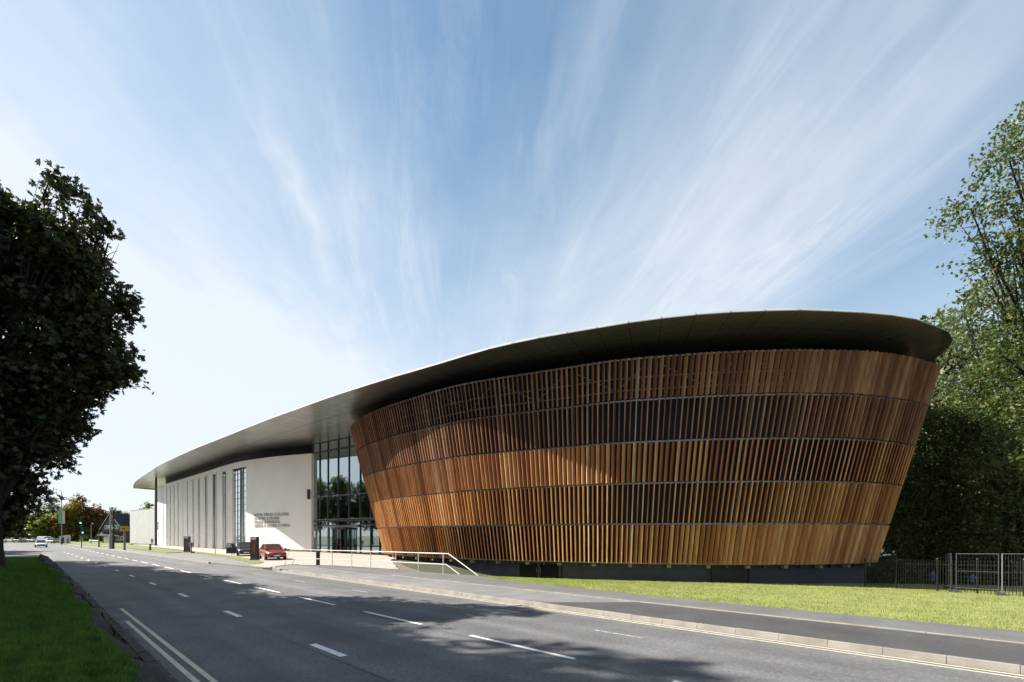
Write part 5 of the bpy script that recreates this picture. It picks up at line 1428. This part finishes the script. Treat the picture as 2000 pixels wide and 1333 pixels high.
mb = MB(); mb.lathe([(.155, 1.02), (.155, 1.06)], 14); mb.build('steel_band', m_galv, r)

# white handrail along the edge of the footpath
m_rail = mat('white_rail', (0.66, 0.66, 0.64), (0.58, 0.58, 0.57), 4, .35, metal=.25)
hr_ = [(-14.9, 35.2), (-12.6, 33.9), (-10.9, 32.9), (-9.35, 32.0), (-7.35, 30.6), (-5.65, 29.2), (-3.98, 28.0)]
base = Vector((-9.4, 32, .1))
r = empty('handrail', base, 'white tubular handrail with two rails in front of the entrance terrace', 'handrail')
L3 = lambda q, z: Vector((q[0] - base.x, q[1] - base.y, z))
for i, q in enumerate(hr_):
    if i == 0: continue
    mb = MB(); mb.tube([L3(q, -.05), L3(q, 1.14)], .028, 8); mb.lathe([(.06, 0), (.06, .015), (.03, .02)], 10, tuple(L3(q, 0.012))); mb.build('post', m_rail, r)
mb = MB(); mb.tube([L3((-17.0, 36.1), .02), L3((-16.5, 36.0), 1.14), L3(hr_[0], 1.17)] + [L3(q, 1.16) for q in hr_[1:]] + [L3((-3.65, 27.8), 1.16), L3((-1.85, 26.4), .02)], .030, 8); mb.build('top_rail', m_rail, r)
mb = MB(); mb.tube([L3((-16.4, 36.0), .02), L3((-16.1, 35.9), .50), L3(hr_[0], .53)] + [L3(q, .54) for q in hr_[1:]] + [L3((-3.8, 27.9), .54), L3((-2.95, 27.2), .02)], .026, 8); mb.build('lower_rail', m_rail, r)

# ------------------------------------------------------------------ far house
hz0 = 0.25
def hp(px, y, Y): return ((px - CX) / FPX * Y, Y, CAMZ + (CY - y) / FPX * Y)
hb_ = Vector(hp(226, 1059.5, 150)); hb_.z = 0.0
r = empty('stone_house', hb_, 'dark stone house with a white-edged gable and steep slate roof', 'house')
HL = lambda px, Y, z: Vector(((px - CX) / FPX * Y - hb_.x, Y - hb_.y, z))
m_hstone = mat('house_stone', (0.105, 0.092, 0.085), (0.065, 0.058, 0.055), 1.6, .9, bump=.6, bscale=6)
m_slate = mat('slate', (0.022, 0.024, 0.034), (0.016, 0.018, 0.026), 1.2, .85, stretch=(1, 1, 4))
m_cream = mat('cream_panel', (0.50, 0.46, 0.38), (0.43, 0.40, 0.33), 2, .8)
xl, xr = HL(199, 150, 0).x, HL(238, 150, 0).x; xm = (xl + xr) / 2 - .35
ze, za = 4.6, 9.1
mb = MB()
pf = [(xl, 0, 0), (xr, 0, 0), (xr, 0, ze), (xm, 0, za), (xl, 0, ze)]
mb.add(pf + [(x, 9, z) for x, y, z in pf], [(0, 1, 2, 3, 4), (9, 8, 7, 6, 5), (1, 6, 7, 2), (0, 4, 9, 5)])
xb = HL(262, 153, 0).x
mb.hexa([(xr - 1, 3.5, 0), (xb, 3.5, 0), (xb, 11, 0), (xr - 1, 11, 0), (xr - 1, 3.5, 4.8), (xb, 3.5, 4.8), (xb, 11, 4.8), (xr - 1, 11, 4.8)])
mb.build('wall', m_hstone, r)
mb = MB()
for (x0, z0, x1, z1) in ((xl - .5, ze - .55, xm, za + .12), (xr + .5, ze - .55, xm, za + .12)):
    mb.hexa([(x0, -.35, z0), (x1, -.35, z1), (x1, 9, z1), (x0, 9, z0), (x0, -.35, z0 + .18), (x1, -.35, z1 + .18), (x1, 9, z1 + .18), (x0, 9, z0 + .18)])
mb.add([(xm - 1, 3.1, 4.5), (xb + .4, 3.1, 4.5), (xb + .4, 7.2, 9.35), (xm - 1, 7.2, 9.35), (xm - 1, 11.4, 4.5), (xb + .4, 11.4, 4.5)], [(0, 1, 2, 3), (3, 2, 5, 4), (1, 5, 2), (0, 3, 4)])
mb.hexa([(xl - .1, -1.3, 2.15), (xr + .1, -1.3, 2.15), (xr + .1, 0, 3.3), (xl - .1, 0, 3.3), (xl - .1, -1.3, 2.3), (xr + .1, -1.3, 2.3), (xr + .1, 0, 3.5), (xl - .1, 0, 3.5)])
roof = mb.build('roof', m_slate, r)
mb = MB(); mb.box((xb - 1.2, 7.2, 9.8), (.9, .8, 1.6)); mb.build('chimney', m_hstone, roof)
mb = MB()
for (x0, z0) in ((xl - .5, ze - .5), (xr + .5, ze - .5)): mb.bar((x0, -.38, z0 + .05), (xm, -.38, za + .22), .06, .22, up=(0, 1, 0))
mb.build('bargeboard', m_plate, roof)
x0, x1 = HL(204.5, 150, 0).x, HL(232, 150, 0).x
mb = MB(); mb.box(((x0 + x1) / 2, -.04, 5.0), (x1 - x0, .1, 1.25)); pan = mb.build('window_band', m_cream, r)
for k in range(6):
    x = lerp(x0, x1, (k + .5) / 6); mb = MB(); mb.box((x, -.10, 5.0), (.36, .04, .8)); mb.build('window', m_carglass, pan)
x0, x1 = HL(203, 150, 0).x, HL(213.5, 150, 0).x
mb = MB(); mb.box(((x0 + x1) / 2, -.05, 1.05), (x1 - x0, .1, 2.1)); gd = mb.build('garage_door', m_plate, r)
mb = MB(); mb.box(((x0 + x1) / 2, -.12, 1.0), (.12, .04, .3)); mb.build('handle', m_trim, gd)
x0, x1 = HL(227, 150, 0).x, HL(241, 150, 0).x
mb = MB(); mb.box(((x0 + x1) / 2, -.05, 1.55), (x1 - x0, .1, 1.25)); wn_ = mb.build('window_frame', m_plate, r)
for k in range(3):
    mb = MB(); mb.box((lerp(x0, x1, (k + .5) / 3), -.11, 1.55), ((x1 - x0) / 3 - .16, .03, .95)); mb.build('pane', m_carglass, wn_)
p = UD(121, 136, .1)
r = empty('kiosk', p, 'small pale rendered hut behind the banner lamp post', 'hut')
mb = MB(); mb.hexa([(-.85, 0, 0), (1.0, 0, 0), (1.0, 1.6, 0), (-.85, 1.6, 0), (-.85, 0, 2.0), (1.0, 0, 2.45), (1.0, 1.6, 2.45), (-.85, 1.6, 2.0)]); mb.build('wall', mat('pale_render', (.55, .46, .42), (.48, .41, .38), 1, .8), r)
mb = MB(); mb.box((.35, -.02, .9), (.5, .06, 1.8)); mb.build('door', m_trim, r)
mb = MB(); mb.hexa([(-1, -.15, 2.02), (1.15, -.15, 2.5), (1.15, 1.75, 2.5), (-1, 1.75, 2.02), (-1, -.15, 2.12), (1.15, -.15, 2.6), (1.15, 1.75, 2.6), (-1, 1.75, 2.12)]); mb.build('roof', m_slate, r)

# ------------------------------------------------------------------ railings and site fence on the right
def hit(x, y):
    d = Vector(((x - CX) / FPX, 1, -(y - CY) / FPX)); Z = 12.0
    while Z < 60:
        if CAMZ + d.z * Z <= lawn_z(d.x * Z, Z): break
        Z += 0.02
    return Vector((d.x * Z, Z, lawn_z(d.x * Z, Z)))
m_iron = mat('black_iron', (0.016, 0.016, 0.017), (0.010, 0.010, 0.011), 5, .35)
posts = [hit(1690, 1145.5), hit(1750, 1150), hit(1831, 1155), hit(1909, 1160), hit(2000, 1166)]
e_ = posts[-1] - posts[-2]; posts.append(posts[-1] + e_); posts.append(posts[-1] + e_)
base = posts[0].copy()
r = empty('iron_railings', base, 'black iron railings along the back of the sunlit lawn', 'railings')
for q in posts:
    mb = MB(); v = q - base; mb.box((v.x, v.y, v.z + .80), (.065, .065, 1.75)); mb.lathe([(.05, 1.67), (.06, 1.70), (.015, 1.76)], 8, tuple(v)); mb.build('post', m_iron, r)
mb = MB(); mc = MB()
for a, b in zip(posts, posts[1:]):
    a, b = a - base, b - base; n = int((b - a).length / .125)
    for z in (.16, 1.42): mb.bar(a + Vector((0, 0, z)), b + Vector((0, 0, z)), .045, .014, up=(0, 0, 1))
    for k in range(1, n):
        q = a.lerp(b, k / n); mc.bar(q + Vector((0, 0, .06)), q + Vector((0, 0, 1.66)), .018, .018)
mb.build('rail', m_iron, r); mc.build('picket', m_iron, r)
m_heras = mat('shaded_zinc_tube', (0.028, 0.033, 0.044), (0.02, 0.024, 0.032), 5, .7, metal=.0)  # zinc tubing with the shade of the trees put into its dark colour
m_heras_lit = mat('sunlit_zinc_tube', (0.20, 0.205, 0.21), (0.15, 0.155, 0.16), 5, .6, metal=.2)  # same tubing, paler: sunlight on the edge panel put into the colour
def heras(label, a, b, m_heras=m_heras):
    r = empty('fence_panel', a, label, 'fence panel', 'temporary site fence')
    d = b - a; H_ = 2.0
    mb = MB(); up = Vector((0, 0, H_))
    mb.tube([Vector((0, 0, 0.02)), up], .024, 8); mb.tube([d + Vector((0, 0, .02)), d + up], .024, 8)
    mb.tube([up - Vector((0, 0, .03)), d + up - Vector((0, 0, .03))], .020, 8); mb.tube([Vector((0, 0, .25)), d + Vector((0, 0, .25))], .020, 8)
    mb.tube([Vector((0, 0, 1.1)), d + Vector((0, 0, 1.1))], .012, 6)
    mb.build('frame', m_heras, r)
    mb = MB(); n = int(d.length / .16)
    for k in range(1, n): q = d * (k / n); mb.bar(q + Vector((0, 0, .26)), q + Vector((0, 0, H_ - .03)), .0028, .0028)
    for k in range(1, 9): z = lerp(.25, H_ - .03, k / 9); mb.bar(Vector((0, 0, z)), d + Vector((0, 0, z)), .0028, .0028)
    mb.build('wire_mesh', m_heras, r)
    for q in (Vector((0, 0, 0)), d):
        mb = MB(); mb.box((q.x, q.y, q.z + .05), (.62, .24, .14), .9); mb.build('foot', mat('rubber_foot', (.05, .05, .05), (.03, .03, .03), 4, .9), r)
heras('silver mesh fence panel turned away behind the iron railings', hit(1868, 1157.5), hit(1950.5, 1163))
a = hit(1957.5, 1163.5)
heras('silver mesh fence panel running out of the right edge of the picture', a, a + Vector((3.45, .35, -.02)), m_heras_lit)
a = hit(1863, 1157)
heras('bluish end-on fence panel leaning behind the turned panel', a + Vector((0, .15, 0)), a + Vector((2.05, 2.75, -.12)))

# ------------------------------------------------------------------ people
def person(label, pos, facing, height, shirt, trousers, hair, walk=0.0, shorts=False, arms='down'):
    s = height / 1.75
    V = []; E = []; Rr = []
    def v(x, y, z, r): V.append((x * s, y * s, z * s)); Rr.append(r * s); return len(V) - 1
    def chain(i, pts):
        for q in pts:
            j = v(*q); E.append((i, j)); i = j
        return i
    pel = v(0, 0, .95, .135)
    ch = chain(pel, [(0, 0, 1.10, .120), (0, -.01, 1.26, .135), (0, 0, 1.38, .125)])
    nk = chain(ch, [(0, .01, 1.48, .055), (0, .03, 1.545, .06)])
    chain(nk, [(0, .03, 1.62, .083), (0, .025, 1.68, .078), (0, .02, 1.735, .04)])
    for sg in (-1, 1):
        w_ = walk * sg
        hip = chain(pel, [(sg * .10, 0, .88, .095)])
        kn = chain(hip, [(sg * .11, w_ * .10, .68, .078), (sg * .11, w_ * .16 + .02, .49, .058)])
        an = chain(kn, [(sg * .11, w_ * .16 - .03 * abs(walk), .30, .055), (sg * .11, w_ * .24 - .04 * (w_ < 0), .09, .040)])
        chain(an, [(sg * .115, w_ * .24 + .06, .045, .042), (sg * .12, w_ * .24 + .17, .03, .032)])
        sh = chain(ch, [(sg * .17, 0, 1.38, .068)])
        if arms == 'bent':
            el = chain(sh, [(sg * .22, -.02, 1.24, .046), (sg * .24, -.03, 1.10, .040)])
            wr = chain(el, [(sg * .20, .10, 1.08, .034), (sg * .15, .22, 1.09, .026)]); hd = (sg * .12, .27, 1.09); ax = (-.4 * sg, .9, 0)
        else:
            el = chain(sh, [(sg * .215, -.01 - w_ * .05, 1.24, .046), (sg * .235, -.02 - w_ * .12, 1.09, .039)])
            wr = chain(el, [(sg * .24, .02 - w_ * .14, .96, .034), (sg * .245, .05 - w_ * .15, .85, .025)]); hd = (sg * .245, .06 - w_ * .15, .80); ax = (0, .1, -1)
        pm = chain(wr, [(*hd, .028)])
        for q in range(5):
            o_ = (q - 2) * .016; ln = (.055, .075, .085, .078, .062)[q] * (.8 if q == 0 else 1)
            if arms == 'bent': chain(pm, [(hd[0] + ax[0] * ln * .5, hd[1] + ln * .5, hd[2] + o_, .009), (hd[0] + ax[0] * ln, hd[1] + ln * .85, hd[2] + o_ - .012, .008)])
            else: chain(pm, [(hd[0], hd[1] + o_ + .0, hd[2] - ln * .55, .009), (hd[0] - sg * .012, hd[1] + o_ + .008, hd[2] - ln, .008)])
    me = bpy.data.meshes.new('person'); me.from_pydata(V, E, []); me.update()
    o = bpy.data.objects.new('person', me); COL.objects.link(o)
    sk = o.modifiers.new('skin', 'SKIN'); sk.use_smooth_shade = True
    for i, q in enumerate(me.skin_vertices[0].data): q.radius = (Rr[i], Rr[i] * (.78 if i in (0, 1, 2, 3) else 1)); q.use_root = i == 0
    ss_ = o.modifiers.new('sub', 'SUBSURF'); ss_.levels = 2; ss_.render_levels = 2
    dg = bpy.context.evaluated_depsgraph_get(); m2 = bpy.data.meshes.new_from_object(o.evaluated_get(dg))
    o.modifiers.clear(); o.data = m2; m2.name = 'person'
    m2.materials.clear()
    skin = mat('skin', (0.46, 0.27, 0.19), (0.40, 0.22, 0.155), 6, .6)
    for m_ in (skin, shirt, trousers, hair, m_trim): m2.materials.append(m_)
    for p_ in m2.polygons:
        c = p_.center / s; k = 0
        if c.z < .075: k = 4
        elif c.z < .98 and abs(c.x) < .19 and not (arms != 'bent' and abs(c.x) > .185): k = 2 if (c.z > .46 or not shorts) else 0
        elif c.z < 1.465 and c.z > 0.9: k = 1
        if c.z > 1.0 and arms == 'bent' and c.y > .10: k = 0
        if arms != 'bent' and abs(c.x) > .19 and c.z < 1.0: k = 0
        if c.z > 1.655 or (c.z > 1.56 and c.y < .0): k = 3
        p_.material_index = k
    # face: nose and eyes as part of the same mesh
    bm = bmesh.new(); bm.from_mesh(m2)
    for (x, y, z, q, mi) in ((0, .118, 1.605, .016, 0), (-.032, .098, 1.63, .010, 4), (.032, .098, 1.63, .010, 4), (0, .10, 1.565, .014, 0)):
        r_ = bmesh.ops.create_icosphere(bm, subdivisions=1, radius=q * s, matrix=Matrix.Translation((x * s, y * s, z * s)))
        for vv in r_['verts']:
            for f in vv.link_faces: f.material_index = mi
    bm.to_mesh(m2); bm.free()
    o.location = pos; o.rotation_euler.z = math.atan2(-facing[0], facing[1])
    return tag(o, label, 'person')
mk = lambda n, c: mat(n, c, tuple(v * .85 for v in c), 5, .85)
p = UD(297, 111.5, ZP)
person('person in dark clothes walking past the foot of the canopy column', p, (.6, -.8), 1.75, mk('dark_jacket', (.03, .03, .035)), mk('grey_trousers', (.09, .10, .12)), mk('dark_hair', (.02, .015, .01)), walk=.9)
p = UD(455, 54.0, ZP)
person('person in a red top standing behind the open car door', p, (.5, -.85), 1.62, mk('red_top', (.35, .06, .05)), mk('dark_trousers', (.03, .03, .05)), mk('fair_hair', (.28, .15, .07)))
p = UD(1822, 37.2); p.z = gz(p.x, p.y)
person('person in a blue shirt and dark shorts behind the iron railings', p, (-.3, -.95), 1.78, mk('blue_shirt', (.035, .09, .26)), mk('dark_shorts', (.02, .022, .03)), mk('brown_hair', (.05, .03, .02)), shorts=True, arms='bent')
p = UD(1899, 36.5); p.z = gz(p.x, p.y)
person('person in a pale blue top behind the turned mesh fence panel', p, (.8, .5), 1.66, mk('pale_blue_top', (.12, .17, .36)), mk('navy_trousers', (.015, .017, .03)), mk('black_hair', (.012, .01, .01)))
p = UD(132.5, 133, .1)
person('tiny person in red beside the pale hut', p, (.3, -1), 1.7, mk('bright_red_top', (.42, .04, .03)), mk('blue_jeans', (.05, .07, .14)), mk('mid_hair', (.04, .025, .015)))
